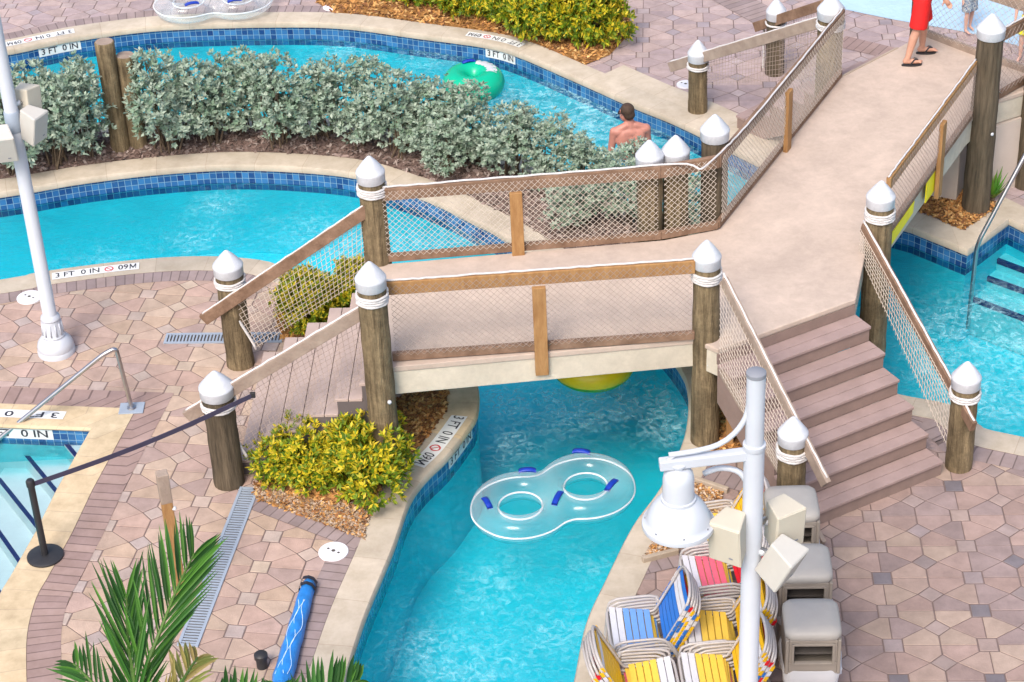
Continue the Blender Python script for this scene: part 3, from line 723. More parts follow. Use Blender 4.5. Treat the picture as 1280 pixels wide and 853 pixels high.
# right stairs
wr = (st_r - st_l); WR = wr.length; wr.normalize(); rb = G(1184, 573, DZ / 7); run2 = Vector((st_r.x - rb.x, st_r.y - rb.y, 0)); rR = run2.length / 6; run2.normalize()
run2p = Vector((-wr.y, wr.x, 0)); run2p = run2p if run2p.dot(run2) > 0 else -run2p
footR = Vector((st_l.x, st_l.y, 0)) - run2p * rR * 6
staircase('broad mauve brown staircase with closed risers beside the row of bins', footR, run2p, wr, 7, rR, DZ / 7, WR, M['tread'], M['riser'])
# far stairs, descending behind the bridge
fs0 = p14c; fs1 = seam; wf = (fs1 - fs0); WF = wf.length; wf.normalize(); rf = Vector((wf.y, -wf.x, 0)); rf = rf if rf.x > 0 else -rf
footF = fs0 - rf * .27 * 6
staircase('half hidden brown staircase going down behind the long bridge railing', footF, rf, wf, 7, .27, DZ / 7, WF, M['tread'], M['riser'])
# ------------------------------------------------------------------ pilings
PIL = {}
def piling(name, x, y, ztip, r0, r1, label, ropes=3, dark=False, zb=-.05, cap=True, rope_z=None, capr=None, seed=0):
    root = empty('piling', (x, y, 0), label, 'piling', 'round timber pilings')
    rnd = random.Random(seed); mb = MB()
    ch = .207; zt = ztip - (ch - .02 if cap else 0); prof = []
    nseg = 14
    for i in range(nseg + 1):
        t = i / nseg; prof.append((r0 + (r1 - r0) * t + rnd.uniform(-.004, .004), zb + (zt - zb) * t))
    if not cap: prof += [(r1 * .93, zt + .012)]
    mb.lathe(prof, n=22); mb.build('shaft', M['piling_dark' if dark else 'piling'], root, auto=60)
    if cap:
        c = capr or r1 * 1.09; b = MB()
        b.lathe([(c * .97, zt - .10), (c, zt - .095), (c, zt - .012), (c * 1.03, zt), (c * 1.02, zt + .012), (c * .96, zt + .026), (c * .52, zt + .115), (c * .16, zt + .175), (c * .06, zt + .185), (0, zt + .187)], n=26)
        b.build('cap', M['cap'], root, auto=50)
    else:
        b = MB(); b.lathe([(r1 * .9, zt + .0125), (r1 * .5, zt + .0145), (0, zt + .0145)], n=22); b.build('cut_top', M['rail_grey'], root)
    if ropes and cap:
        z0 = (zt - .145) if rope_z is None else rope_z
        b = MB(); pts = []; turns = ropes
        for i in range(turns * 20 + 1):
            t = 2 * math.pi * i / 20; rr = (r1 + .012) + .004 * math.sin(i * 1.7); pts.append((rr * math.cos(t), rr * math.sin(t), z0 - .026 * i / 20 + .004 * math.sin(t + seed)))
        b.tube(pts, .0135, 6); b.build('rope_wrap', M['rope'], root, smooth=True)
    PIL[name] = Vector((x, y, ztip)); return root
def tipz(x, y, py): return height_at(x, y, py)
def pil_px(name, bx, by, ty, *a, **k):
    p = G(bx, by); return piling(name, p.x, p.y, tipz(p.x, p.y, ty), *a, **k)
pil_px('P4', 287, 603, 464, .155, .155, 'stout white capped piling at the foot of the left stairs by the long drain', 3, seed=1, dark=True)
pil_px('P3', 301, 455, 313, .150, .145, 'white capped piling at the left stair foot beside the short drain', 3, seed=2)
piling('P2', -1.30, 17.28, height_at(-1.30, 17.28, 327), .15, .135, 'tall white capped piling rising from the bark bed at the near left bridge corner', 4, seed=3)
piling('P1', -1.36, 19.36, height_at(-1.36, 19.36, 195), .15, .135, 'tall white capped piling at the far left bridge corner with rope knot', 4, seed=4)
pil_px('P5', 881, 551, 300, .145, .128, 'tall white capped piling between the bridge front railing and the right stairs', 4, seed=5)
p6 = G(992, 521, 1.31); piling('P6', p6.x, p6.y, 1.31, .14, .13, 'short white capped piling at the stair foot behind the farthest bin', 4, seed=6)
pil_px('P7', 1198, 583, 452, .135, .13, 'short white capped piling between the stair foot and the right pool', 3, seed=7)
piling('P8', 3.83, 19.08, height_at(3.83, 19.08, 226), .15, .135, 'white capped piling at the top of the right stairs below the yellow boards', 4, seed=8)
pil_px('P9', 1219, 262, 17, .165, .145, 'tall dark weathered piling in the mulch bed by the pool steps', 0, seed=9, dark=True)
piling('P10a', 1.52, 19.72, height_at(1.52, 19.72, 175), .14, .135, 'left one of the paired pilings at the bend of the far railing', 0, seed=10)
piling('P10b', 1.80, 19.80, height_at(1.80, 19.80, 169), .14, .135, 'right one of the paired pilings at the bend of the far railing', 0, seed=11)
piling('P11', 2.22, 19.93, height_at(2.22, 19.93, 143), .15, .14, 'piling where the far railing turns uphill right of the paired pilings', 0, seed=12, dark=True)
pil_px('P12', 872, 139, 50, .125, .12, 'short green grey capped piling standing on the far coping edge', 2, seed=13)
pil_px('P13', 968, 92, -2, .125, .12, 'white capped piling on the far pavers left of the far stairs', 1, seed=14, dark=True)
piling('P14', p14c.x - .12, p14c.y + .12, height_at(p14c.x - .12, p14c.y + .12, -6), .155, .15, 'white capped piling where the long railing meets the far stairs', 3, seed=15)
piling('P15', back0.x, back0.y + .15, 2.55, .12, .11, 'grey piling behind the person in red shorts', 0, seed=16, dark=True)
p17 = G(1283, 232); piling('P17', p17.x, p17.y, 2.6, .15, .15, 'piling at the right edge behind the steel pool handrail', 0, seed=17, dark=True)
for (bx, by, ty, tx, lab, s_) in ((152, 190, 53, 130, 'taller of the two cut off pilings standing in the silver shrubs', 18), (174, 186, 70, 156, 'shorter of the two cut off pilings standing in the silver shrubs', 19)):
    p = G(bx, by); piling('twin%d' % s_, p.x, p.y, height_at(p.x, p.y, ty), .125, .12, lab, 0, cap=False, seed=s_)
# ------------------------------------------------------------------ nets and railings
def net_mesh(q00, q10, q01, q11, mode, sp, r, sag=.0, seed=0):
    """cord net between four corners (u along, v up); returns an MB"""
    rnd = random.Random(seed); mb = MB(); q00, q10, q01, q11 = (Vector(q) for q in (q00, q10, q01, q11))
    L = ((q10 - q00).length + (q11 - q01).length) / 2; H = ((q01 - q00).length + (q11 - q10).length) / 2
    nrm = (q10 - q00).cross(q01 - q00).normalized()
    def pt(u, v_):
        u, v_ = u / L, v_ / H; p = q00 * (1 - u) * (1 - v_) + q10 * u * (1 - v_) + q01 * (1 - u) * v_ + q11 * u * v_
        return p + nrm * sag * math.sin(math.pi * min(1, max(0, u))) * math.sin(math.pi * min(1, max(0, v_)))
    def strand(a, b):
        d = math.hypot(b[0] - a[0], b[1] - a[1])
        if d < .02: return
        n = max(1, int(d / .28)); pts = []
        for i in range(n + 1):
            t = i / n; j = 0 if i in (0, n) else .006
            pts.append(pt(a[0] + (b[0] - a[0]) * t + rnd.uniform(-j, j), a[1] + (b[1] - a[1]) * t + rnd.uniform(-j, j)))
        mb.tube(pts, r, 3, caps=False)
    if mode == 'diamond':
        slope = 1.0; u = -H
        while u < L + H:
            for s_ in (1, -1):
                # line: x = u + s*v, clip to the rectangle
                a, b = (u, 0.0), (u + s_ * H, H)
                t0, t1 = 0.0, 1.0; dx = b[0] - a[0]
                for lim, sg in ((0, 1), (L, -1)):
                    fa = (a[0] - lim) * sg; fb = (b[0] - lim) * sg
                    if fa < 0 and fb < 0: t0 = 2
                    elif fa < 0: t0 = max(t0, fa / (fa - fb))
                    elif fb < 0: t1 = min(t1, fa / (fa - fb))
                if t0 < t1: strand((a[0] + dx * t0, H * t0), (a[0] + dx * t1, H * t1))
            u += sp
    else:
        u = sp / 2
        while u < L: strand((u, 0), (u, H)); u += sp
        v_ = sp / 2
        while v_ < H: strand((0, v_), (L, v_)); v_ += sp
    return mb
def rope_line(pts, r=.011, seed=0):
    rnd = random.Random(seed); mb = MB(); pp = cr(pts, .07)
    mb.tube([p + Vector((rnd.uniform(-.004, .004), rnd.uniform(-.004, .004), rnd.uniform(-.003, .005))) for p in pp], r, 6); return mb
def railing(label, sections, h=.90, wood='rail', mode='diamond', sp=.066, netm='net', mids=(), midm='rail_orange', rope=True, bottom=True, nr=.0025, seed=0, bh=.06, top_sz=(.05, .14), sag=.025, bot_sz=(.05, .09), midlow=-.30, sides='front', bot_wood=None):
    """sections: consecutive deck-level points (with z); the rail stands h above them"""
    S = [Vector(p) for p in sections]; c = S[0]
    root = empty('railing', (c.x, c.y, 0), label, 'railing', 'timber and net railings'); inv_ = Vector((c.x, c.y, 0))
    S = [p - inv_ for p in S]; up = Vector((0, 0, 1))
    for i in range(len(S) - 1):
        a, b = S[i], S[i + 1]
        t = MB(); t.beam(a + up * (h - top_sz[1] / 2), b + up * (h - top_sz[1] / 2), *top_sz); t.build('top_rail', M[wood], root, bevel=.006)
        if bottom:
            t = MB(); t.beam(a + up * bh, b + up * bh, *bot_sz); t.build('bottom_rail', M[bot_wood or ('rail' if wood == 'rail_orange' else wood)], root, bevel=.006)
        e = (b - a).normalized() * .03
        nm_ = net_mesh(a + up * (bh + .02) + e, b + up * (bh + .02) - e, a + up * (h - .03) + e, b + up * (h - .03) - e, mode, sp, nr, sag, seed + i)
        side = (b - a).cross(up).normalized() * .029
        for k, v_ in enumerate(nm_.v): nm_.v[k] = tuple(Vector(v_) + side)
        nm_.build('net', M[netm], root)
    for i, f in mids:
        a, b = S[i], S[i + 1]; p = a + (b - a) * f; d = (b - a).normalized(); side = d.cross(up).normalized()
        t = MB(); t.beam(p + up * midlow + side * .057, p + up * (h - .145) + side * .057, .05, .13, up=d); t.build('post', M[midm], root, bevel=.005)
    if rope:
        rope_line([p + up * (h + .012) for p in S], seed=seed).build('rope', M['rope'], root, smooth=True)
    return root
z3 = lambda p, z=DZ: Vector((p.x, p.y, z))
# front railing over the river (seen nearest)
railing('front railing of the bridge with fresh orange timber over the yellow ring', [z3(D2(491, 452)), z3(D2(868, 425))], .915, 'rail_orange', 'diamond', .064, 'net', [(0, .49)], seed=1, midlow=-.24)
# far railing: left corner - paired pilings - turn - uphill to the far stairs
railing('long weathered railing on the far side of the bridge with a bend', [z3(D2(478, 329)), z3(D2(826, 300)), z3(D2(897, 287)), z3(p14c)], .89, 'rail', 'diamond', .066, 'net_pale', [(0, .485), (2, .50)], seed=2, nr=.0028, midlow=-.1)
# right railing above the yellow boards
railing('right railing of the bridge ending at the tall dark piling', [z3(D2(1106, 300)), z3(D2(1213, 149))], .74, 'rail_orange', 'diamond', .066, 'net', [(0, .56)], seed=3, midlow=-.33)
railing('short railing right of the tall dark piling above the stucco wall', [z3(D2(1228, 136)), z3(D2(1310, 88))], .90, 'rail', 'diamond', .09, 'net', seed=4)
railing('back railing of the platform behind the person in red shorts', [z3(back0), z3(back1), z3(back2)], .90, 'rail_grey', 'diamond', .09, 'net_pale', seed=5, bh=.04)
# stair railings follow the pitch
def stair_rail(label, a, b, h0, h1, bot, **k):
    """a, b: top ends of the rail; bot: (lower point at a, lower point at b)"""
    root = empty('stair_railing', (a.x, a.y, 0), label, 'railing', 'sloping stair railings'); o = Vector((a.x, a.y, 0))
    a, b = a - o, b - o; q0, q1 = bot[0] - o, bot[1] - o
    d = (b - a)
    t = MB(); t.beam(a, a + d * k.get('over', 1.0), .055, .13); t.build('top_rail', M[k.get('wood', 'rail_grey')], root, bevel=.006)
    side = d.cross(Vector((0, 0, 1))).normalized() * .034 * k.get('sd', 1)
    f = k.get('nend', 1.0)
    nm_ = net_mesh(q0, q0 + (q1 - q0) * f, a, a + d * f, 'square', k.get('sp', .056), k.get('nr', .0026), k.get('sag', .03), k.get('seed', 0))
    for i, v_ in enumerate(nm_.v): nm_.v[i] = tuple(Vector(v_) + side)
    nm_.build('net', M[k.get('netm', 'net_pale')], root)
    e = a + d * f; e2 = q0 + (q1 - q0) * f
    rope_line([e + side, (e + e2) / 2 + side + Vector((.01, 0, 0)), e2 + side], .016).build('rope', M['rope'], root, smooth=True)
    if k.get('bot_rail'):
        t = MB(); t.beam(q0, q1, .045, .09); t.build('bottom_rail', M['rail_grey'], root, bevel=.005)
    if k.get('toprope', True):
        rope_line([a + Vector((0, 0, .075)), a + d * .5 + Vector((0, 0, .075)), a + d * k.get('over', 1.0) + Vector((0, 0, .075))], .012).build('rope', M['rope'], root, smooth=True)
    return root
def onv(x, y, py): return Vector((x, y, height_at(x, y, py)))
# near left stair rail: from P2 down past P4
pa = G(462, 385, 2.10); 
def rail_pt(px, py, yplan):
    """point of the photograph on the vertical plane y = yplan"""
    d = RW @ Vector((px - CX, py - CY, F)); t = yplan / d.y; return CAM + d * t
a = rail_pt(460, 386, 17.36); b = rail_pt(233, 521, 17.30)
stair_rail('near sloping rail of the left stairs ending past the stout piling', a, b, 0, 0, (Vector((-1.35, 17.36, 1.12)), Vector((-2.9, 17.3, .12))), seed=11, nend=.86, over=1.0, netm='net', sag=.05, nr=.0022)
a = rail_pt(466, 258, 19.28); b = rail_pt(254, 400, 19.28)
stair_rail('far sloping rail of the left stairs above the yellow bush', a, b, 0, 0, (Vector((-1.45, 19.28, 1.12)), Vector((-2.95, 19.28, .12))), seed=12, wood='rail', nend=.86, netm='net_pale', sag=-.06, nr=.0034)
# right stairs
a = G(903, 350, 2.15); bpt = Vector((footR.x, footR.y, 0)) ; 
d5 = Vector((st_l.x, st_l.y, 0)); dirr = -run2p
def along(px, py, base, dr):
    """where the view line of a point meets the vertical plane through base along dr"""
    nn = Vector((-dr.y, dr.x, 0)); d = RW @ Vector((px - CX, py - CY, F)); t = (base - CAM).dot(nn) / d.dot(nn); return CAM + d * t
eL = d5 + Vector((0, 0, 0)); a = along(904, 350, eL, dirr); b = along(1033, 606, eL, dirr)
stair_rail('left sloping rail of the right stairs behind the lamp post', a, b, 0, 0, (Vector((a.x, a.y, 1.06)), Vector((b.x, b.y, .08))), seed=13, nend=.80, wood='rail_grey', sag=.05, bot_rail=True)
eR = Vector((st_r.x, st_r.y, 0)) + wr * .05; d7 = (Vector((4.36, 16.75, 0)) - Vector((3.72, 18.92, 0))).normalized(); e8 = Vector((3.72, 18.92, 0))
a = along(1079, 284, e8, d7); b = along(1217, 534, e8, d7)
stair_rail('right sloping rail of the right stairs beside the pool', a, b, 0, 0, (Vector((a.x, a.y, 1.22)), Vector((b.x, b.y, -.02))), seed=14, nend=.86, wood='rail', sag=-.05, nr=.0034)
# far stair rails
a = Vector((p14c.x - .15, p14c.y + .08, 0)); 
p12 = PIL['P12']; a2 = along(1022, 29, a, (p12 - a).xy.to_3d().normalized()); b2 = along(838, 84, a, (p12 - a).xy.to_3d().normalized())
stair_rail('far stair rail sloping down to the green grey piling', a2, b2, 0, 0, (Vector((a2.x, a2.y, 1.15)), Vector((b2.x, b2.y, .15))), seed=15, nend=.83, wood='rail_grey', netm='net', sag=0)
p13 = PIL['P13']; a3 = Vector((seam.x, seam.y, 0)); dd = (p13 + Vector((0, -.1, 0)) - a3).xy.to_3d().normalized()
a2 = along(1030, 6, a3, dd); b2 = along(944, 34, a3, dd)
stair_rail('farthest stair rail at the upper edge behind the white capped piling', a2, b2, 0, 0, (Vector((a2.x, a2.y, a2.z - .85)), Vector((b2.x, b2.y, b2.z - .85))), seed=16, nend=.9, wood='rail', netm='net', sag=0, toprope=False)
# yellow boards hung on the right edge of the bridge
dr = (r9 - r8b).normalized(); nr_ = Vector((dr.y, -dr.x, 0))
def board(label, q, word=None):
    pts = [along(x, y, r8b + nr_ * .012, dr) for x, y in q]; mb = MB(); off = nr_ * .012
    mb.add([p for p in pts] + [p + off for p in pts], [(0, 1, 2, 3), (7, 6, 5, 4), (0, 4, 5, 1), (1, 5, 6, 2), (2, 6, 7, 3), (3, 7, 4, 0)])
    o = mb.build('warning_board', M['yellow_sign']); return tag(o, label, 'sign', 'yellow boards on the bridge edge')
board('broad plain yellow board on the bridge edge nearer the tall dark piling', [(1158, 226), (1155.5, 254), (1175, 226), (1178, 198)])
board('narrow yellow board on the bridge edge just right of the white capped piling', [(1112, 294), (1111, 309), (1140, 266), (1142, 251)])

for k_, (px, py) in {'tall white capped piling rising': (487, 503), 'tall white capped piling between': (886, 456), 'tall dark weathered': (1240, 168)}.items():
    root = [o for o in COL.objects if o.name.startswith('piling') and o.get('label', '').startswith(k_)][0]
    d = RW @ Vector((px - CX, py - CY, F)); t = (root.location.y - .13 - CAM.y) / d.y; q = CAM + d * t - root.location
    b = MB(); b.lathe([(0, -.02), (.016, -.016), (.022, 0), (.016, .016), (0, .02)], q, 12); b.build('bolt_cap', M['cap'], root, smooth=True)

q = G(912, 556); o = [o for o in COL.objects if o.name.startswith('staircase') and o.get('label', '').startswith('broad')][0]
b = MB(); b.beam((q.x - o.location.x, q.y - o.location.y, 0), (q.x - o.location.x, q.y - o.location.y + .05, .46), .07, .09); b.build('prop', M['rail_orange'], o, bevel=.006)
# ================================================================== DEPTH MARKERS
def text_mesh(s, size=1.0):
    cu = bpy.data.curves.new('lettering', 'FONT'); cu.body = s; cu.size = size; cu.align_x = 'CENTER'; cu.align_y = 'CENTER'; cu.resolution_u = 3; cu.offset = .012 * size
    ob = bpy.data.objects.new('lettering', cu); COL.objects.link(ob)
    dg = bpy.context.evaluated_depsgraph_get(); dg.update(); me = bpy.data.meshes.new_from_object(ob.evaluated_get(dg))
    vs_ = [v.co.copy() for v in me.vertices]; fs = [tuple(p.vertices) for p in me.polygons]
    bpy.data.objects.remove(ob); bpy.data.curves.remove(cu); bpy.data.meshes.remove(me); return vs_, fs
def text_m():
    """'09' set in type with a drawn block M after it"""
    v, f = text_mesh('09'); x = max(p.x for p in v) + .14; h0, h1 = min(p.y for p in v), max(p.y for p in v); h = h1 - h0; w = .62; k = len(v)
    o = [(0, 0), (.15, 0), (.15, .62), (.42, .12), (.58, .12), (.85, .62), (.85, 0), (1, 0), (1, 1), (.84, 1), (.5, .36), (.16, 1), (0, 1)]
    v = v + [Vector((x + a * w, h0 + b * h, 0)) for a, b in o]; f = f + [tuple(k + i for i in t) for t in tessellate_polygon([[Vector((a, b, 0)) for a, b in o]])]
    c = (x + w + min(p.x for p in v)) / 2; return [p - Vector((c, 0, 0)) for p in v], f
TXT = {s: text_mesh(s) for s in ('3 FT  0 IN', '3 FT  0 IN', '3 ft')}
TXT['09M'] = text_m()
def edge_frame(edge, side, p0):
    """arc position of the edge point nearest p0, and a mapping (s, d) -> world"""
    s = arc(edge); k = min(range(len(edge)), key=lambda i: (edge[i] - p0).length)
    a, b = edge[max(0, k - 1)], edge[min(len(edge) - 1, k + 1)]; t = (b - a).normalized(); s0 = s[k] + (p0 - edge[k]).dot(t)
    def f(u, d):
        q = s0 + u; i = 1
        while i < len(s) - 1 and s[i] < q: i += 1
        a, b = edge[i - 1], edge[i]; t = (b - a).normalized(); p = a + t * (q - s[i - 1]); n_ = Vector((-t.y, t.x, 0)) * side; return p + n_ * d
    return f
def ring_pts(r0, r1, n=20):
    vs_ = []; 
    for i in range(n):
        t = 2 * math.pi * i / n; vs_ += [Vector((r0 * math.cos(t), r0 * math.sin(t), 0)), Vector((r1 * math.cos(t), r1 * math.sin(t), 0))]
    return vs_, [(2 * i, 2 * i + 1, (2 * ((i + 1) % n)) + 1, 2 * ((i + 1) % n)) for i in range(n)]
def marker_flat(label, edge, side, c0, L, dirn, wd=.17, d0=.15, flip=1, metric=True):
    """plate let into the coping; dirn +1/-1: reading direction along the edge; flip: which way is up"""
    f = edge_frame(edge, side, c0); root = empty('depth_marker', (c0.x, c0.y, 0), label, 'depth marker', 'depth markers'); o = Vector((c0.x, c0.y, 0))
    mb = MB(); n = 12; vs_ = []
    for i in range(n + 1):
        u = -L / 2 + L * i / n
        for d in (d0 - wd / 2, d0 + wd / 2): p = f(u, d) - o; vs_.append((p.x, p.y, .0165))
    mb.add(vs_, [(2 * i, 2 * i + 2, 2 * i + 3, 2 * i + 1) if side > 0 else (2 * i, 2 * i + 1, 2 * i + 3, 2 * i + 2) for i in range(n)]); mb.build('plate', M['plate'], root)
    def place(tv, tf, u0, su, sd, name, m):
        mb = MB(); mb.add([((f(dirn * (u0 + p.x * su), d0 + flip * p.y * sd) - o) + Vector((0, 0, .0185))) for p in tv], tf); mb.build(name, M[m], root)
    if metric:
        tv, tf = TXT['3 FT  0 IN']; wd_ = max(p.x for p in tv) * 2; place(tv, tf, -L * .21, L * .50 / wd_, wd * .95, 'lettering', 'ink')
        tv, tf = TXT['09M']; w2 = max(p.x for p in tv) * 2; place(tv, tf, L * .36, L * .21 / w2, wd * .95, 'lettering', 'ink')
        rv, rf = ring_pts(.30, .42); bar = [Vector((-.26, .2, 0)), Vector((-.2, .26, 0)), Vector((.26, -.2, 0)), Vector((.2, -.26, 0))]
        wav = [Vector((-.2, -.03, 0)), Vector((.2, -.03, 0)), Vector((.2, .05, 0)), Vector((-.2, .05, 0))]
        rf = rf + [(len(rv), len(rv) + 1, len(rv) + 2, len(rv) + 3)]; rv = rv + bar
        place(rv, rf, L * .15, wd * .85, wd * .85, 'no_diving_symbol', 'ink_red')
    else:
        tv, tf = TXT['3 FT  0 IN']; wd_ = max(p.x for p in tv) * 2; place(tv, tf, 0, L * .86 / wd_, wd * .95, 'lettering', 'ink')
    return root
def marker_wall(label, edge, side, c0, L, dirn, zt=-.078, ht=.135, txt='3 FT  0 IN'):
    f = edge_frame(edge, side, c0); root = empty('depth_marker', (c0.x, c0.y, 0), label, 'depth marker', 'depth markers'); o = Vector((c0.x, c0.y, 0))
    mb = MB(); n = 10; vs_ = []
    for i in range(n + 1):
        u = -L / 2 + L * i / n
        for z in (zt - ht, zt): p = f(u, -.006) - o; vs_.append((p.x, p.y, z))
    mb.add(vs_, [(2 * i, 2 * i + 2, 2 * i + 3, 2 * i + 1) for i in range(n)]); mb.build('plate', M['plate'], root)
    tv, tf = TXT[txt]; wd_ = max(p.x for p in tv) * 2
    mb = MB(); mb.add([(f(dirn * p.x * L * .86 / wd_, -.010) - o) + Vector((0, 0, zt - ht / 2 + p.y * ht * .95)) for p in tv], tf); mb.build('lettering', M['ink'], root)
    return root
def dirsign(edge, p, towards):
    k = min(range(1, len(edge) - 1), key=lambda i: (edge[i] - p).length); t = edge[k + 1] - edge[k - 1]; return 1 if t.dot(towards) > 0 else -1
RT = Vector((1, 0, 0))
# reading from inside the water: text upside down as seen from the camera on the far banks
c = g2(50, 51); marker_flat('white depth plate on the far coping at the upper left corner', A_edge, sA, c, .98, dirsign(A_edge, c, -RT), flip=-1, wd=.15)
c = g2(73, 50); marker_wall('white depth tile on the blue tile band at the upper left corner', A_edge, sA, c, .6, dirsign(A_edge, c, RT))
c = g2(614, 54); marker_flat('white depth plate on the far coping below the yellow hedge', A_edge, sA, c, .84, dirsign(A_edge, c, -RT), flip=-1, wd=.14)
c = g2(626, 58); marker_wall('white depth tile on the blue tile band below the yellow hedge', A_edge, sA, c, .5, dirsign(A_edge, c, RT))
c = g2(120, 334); marker_flat('white depth plate on the coping beside the left lamp post', C_edge, sC, c, 1.02, dirsign(C_edge, c, RT), flip=-1, wd=.15)
c = g2(567, 556); marker_flat('white depth plate curving along the coping beside the front yellow bush', C_edge, sC, c, .98, dirsign(C_edge, c, Vector((-.5, -1, 0))), flip=-1, wd=.17, d0=.14)
c = g2(573, 546); marker_wall('white depth tile on the tile band right of the front yellow bush', C_edge, sC, c, .58, dirsign(C_edge, c, Vector((.5, 1, 0))))
c = g2(18, 532); marker_flat('white depth plate on the plunge pool coping', K_edge, sK, c, .98, dirsign(K_edge, c, -RT), flip=-1, wd=.14, d0=.17, metric=False)
c = g2(18, 531); marker_wall('white depth tile inside the plunge pool', K_edge, sK, c, .80, dirsign(K_edge, c, RT), zt=-.042, ht=.135)
# ================================================================== DRAINS AND LIDS
def grate(label, a, b, wd=.17):
    t = (b - a).normalized(); L = (b - a).length; ang = math.atan2(t.y, t.x); root = empty('drain_grate', (a.x, a.y, 0), label, 'drain', None, ang)
    f = MB()
    for y in (-wd / 2, wd / 2): f.box((L / 2, y, .012), (L, .028, .014))
    for x in (0, L): f.box((x, 0, .0121), (.028, wd + .028, .014))
    f.build('frame', M['grate'], root)
    p = MB(); p.add([(0, -wd / 2, .0062), (L, -wd / 2, .0062), (L, wd / 2, .0062), (0, wd / 2, .0062)], [(0, 1, 2, 3)]); p.build('channel', M['hole'], root)
    s = MB(); n = int(L / .038)
    for i in range(n): s.box((.02 + (L - .04) * (i + .5) / n, 0, .0125), (.019, wd - .03, .008))
    s.build('bars', M['grate'], root); return root
grate('long grey slotted drain running down the left terrace', g2(312, 612), g2(235, 808))
grate('short grey slotted drain crossing the terrace behind the capped piling', g2(208, 424.5), g2(352, 423))
def lid(label, px, py, r=.145):
    p = g2(px, py); root = empty('skimmer_lid', (p.x, p.y, 0), label, 'lid', 'round white skimmer lids')
    m = MB(); m.lathe([(r, .002), (r, .016), (r * .96, .021), (r * .80, .021), (r * .78, .024), (0, .026)], n=28); m.build('cover', M['lid'], root, auto=40)
    for dx, dy, q in ((-.05, .035, .013), (0, 0, .02), (.05, -.035, .013)):
        h = MB(); h.lathe([(q, .027), (0, .0275)], n=10); h.build('finger_hole', M['hole'], root, loc=(dx, dy, 0))
lid('round white skimmer lid in the grey border near the blue float', 417, 691)
lid('round white skimmer lid behind the left lamp post', 37, 373)
lid('round white lid at the upper edge beside the yellow hedge', 415, 10, .13)
lid('round white lid left of the green grey piling on the far pavers', 857, 107, .12)
# ================================================================== STEEL HANDRAILS, STANCHION
def handrail(label, pts, r=.024, base=None):
    root = empty('handrail', (pts[0].x, pts[0].y, 0), label, 'handrail'); o = Vector((pts[0].x, pts[0].y, 0))
    # round the corners
    out = [pts[0]]
    for i in range(1, len(pts) - 1):
        a, b, c = pts[i - 1], pts[i], pts[i + 1]; d = min(.13, (a - b).length * .4, (c - b).length * .4); p0 = b + (a - b).normalized() * d; p1 = b + (c - b).normalized() * d
        for k in range(7): t = k / 6; out.append(p0 * (1 - t) ** 2 + b * 2 * t * (1 - t) + p1 * t * t)
    out.append(pts[-1])
    m = MB(); m.tube([p - o for p in out], r, 12); m.build('tube', M['steel'], root, auto=50)
    for q in base or []:
        b = MB(); b.box((q.x - o.x, q.y - o.y, .0165), (.26, .2, .013)); b.build('base_plate', M['grate'], root, bevel=.005)
        b = MB(); b.lathe([(.05, .022), (.045, .036), (.026, .045)], (q.x - o.x, q.y - o.y, 0), 16); b.build('escutcheon', M['steel'], root)
f0 = g2(165, 512); top0 = Vector((f0.x, f0.y, height_at(f0.x, f0.y, 443)))
top0 = G(147, 441, .78); top0 = Vector((f0.x - .06, f0.y + .01, .78))
e0 = along(128, 444, f0, Vector((-1, -.12, 0)).normalized()); e1 = along(-30, 572, f0, Vector((-1, -.12, 0)).normalized())
handrail('bent steel handrail at the plunge pool corner', [Vector((f0.x, f0.y, .012)), top0, e0, e1, e1 + Vector((-.5, -.05, -.3))], base=[f0])
b1 = G(1215, 352, -.26); b2 = Vector((b1.x, b1.y, -.9)); t1 = along(1223, 305, b1, Vector((1, .55, 0)).normalized()); t2 = along(1290, 178, b1, Vector((1, .55, 0)).normalized())
handrail('steel handrail rising out of the right pool beside the entry steps', [b2, Vector((b1.x + .02, b1.y + .01, t1.z)), t2, t2 + Vector((.3, .15, .1))], r=.026)
sp = g2(57, 697); st = empty('stanchion', (sp.x, sp.y, 0), 'black belt stanchion standing on the plunge pool coping with its belt drawn out', 'stanchion')
m = MB(); m.lathe([(.175, .014), (.175, .03), (.16, .04), (.05, .046), (0, .047)], n=32); m.build('base', M['black'], st, auto=40)
m = MB(); m.lathe([(.034, .04), (.034, .86), (.041, .862), (.041, .92), (.03, .935), (0, .936)], n=18); m.build('post', M['black'], st, auto=40)
be = rail_pt(316, 494, 17.2) - Vector((sp.x, sp.y, 0)); bs = Vector((.04, .0, .89)); m = MB(); n = 14
vs_ = []
for i in range(n + 1):
    t = i / n; p = bs.lerp(be, t) - Vector((0, 0, .05 * math.sin(math.pi * t))); hgt = .026; tw = t * .5
    vs_ += [p + Vector((0, 0, -hgt)), p + Vector((0, 0, hgt)), p + Vector((.004, -.006, hgt)), p + Vector((.004, -.006, -hgt))]
m.add(vs_, [f for i in range(n) for f in ((4 * i, 4 * i + 4, 4 * i + 5, 4 * i + 1), (4 * i + 1, 4 * i + 5, 4 * i + 6, 4 * i + 2), (4 * i + 2, 4 * i + 6, 4 * i + 7, 4 * i + 3), (4 * i + 3, 4 * i + 7, 4 * i + 4, 4 * i))]); m.build('belt', M['belt'], st)
m = MB(); m.box(be, (.05, .03, .06)); m.build('belt_clip', M['black'], st, bevel=.006)
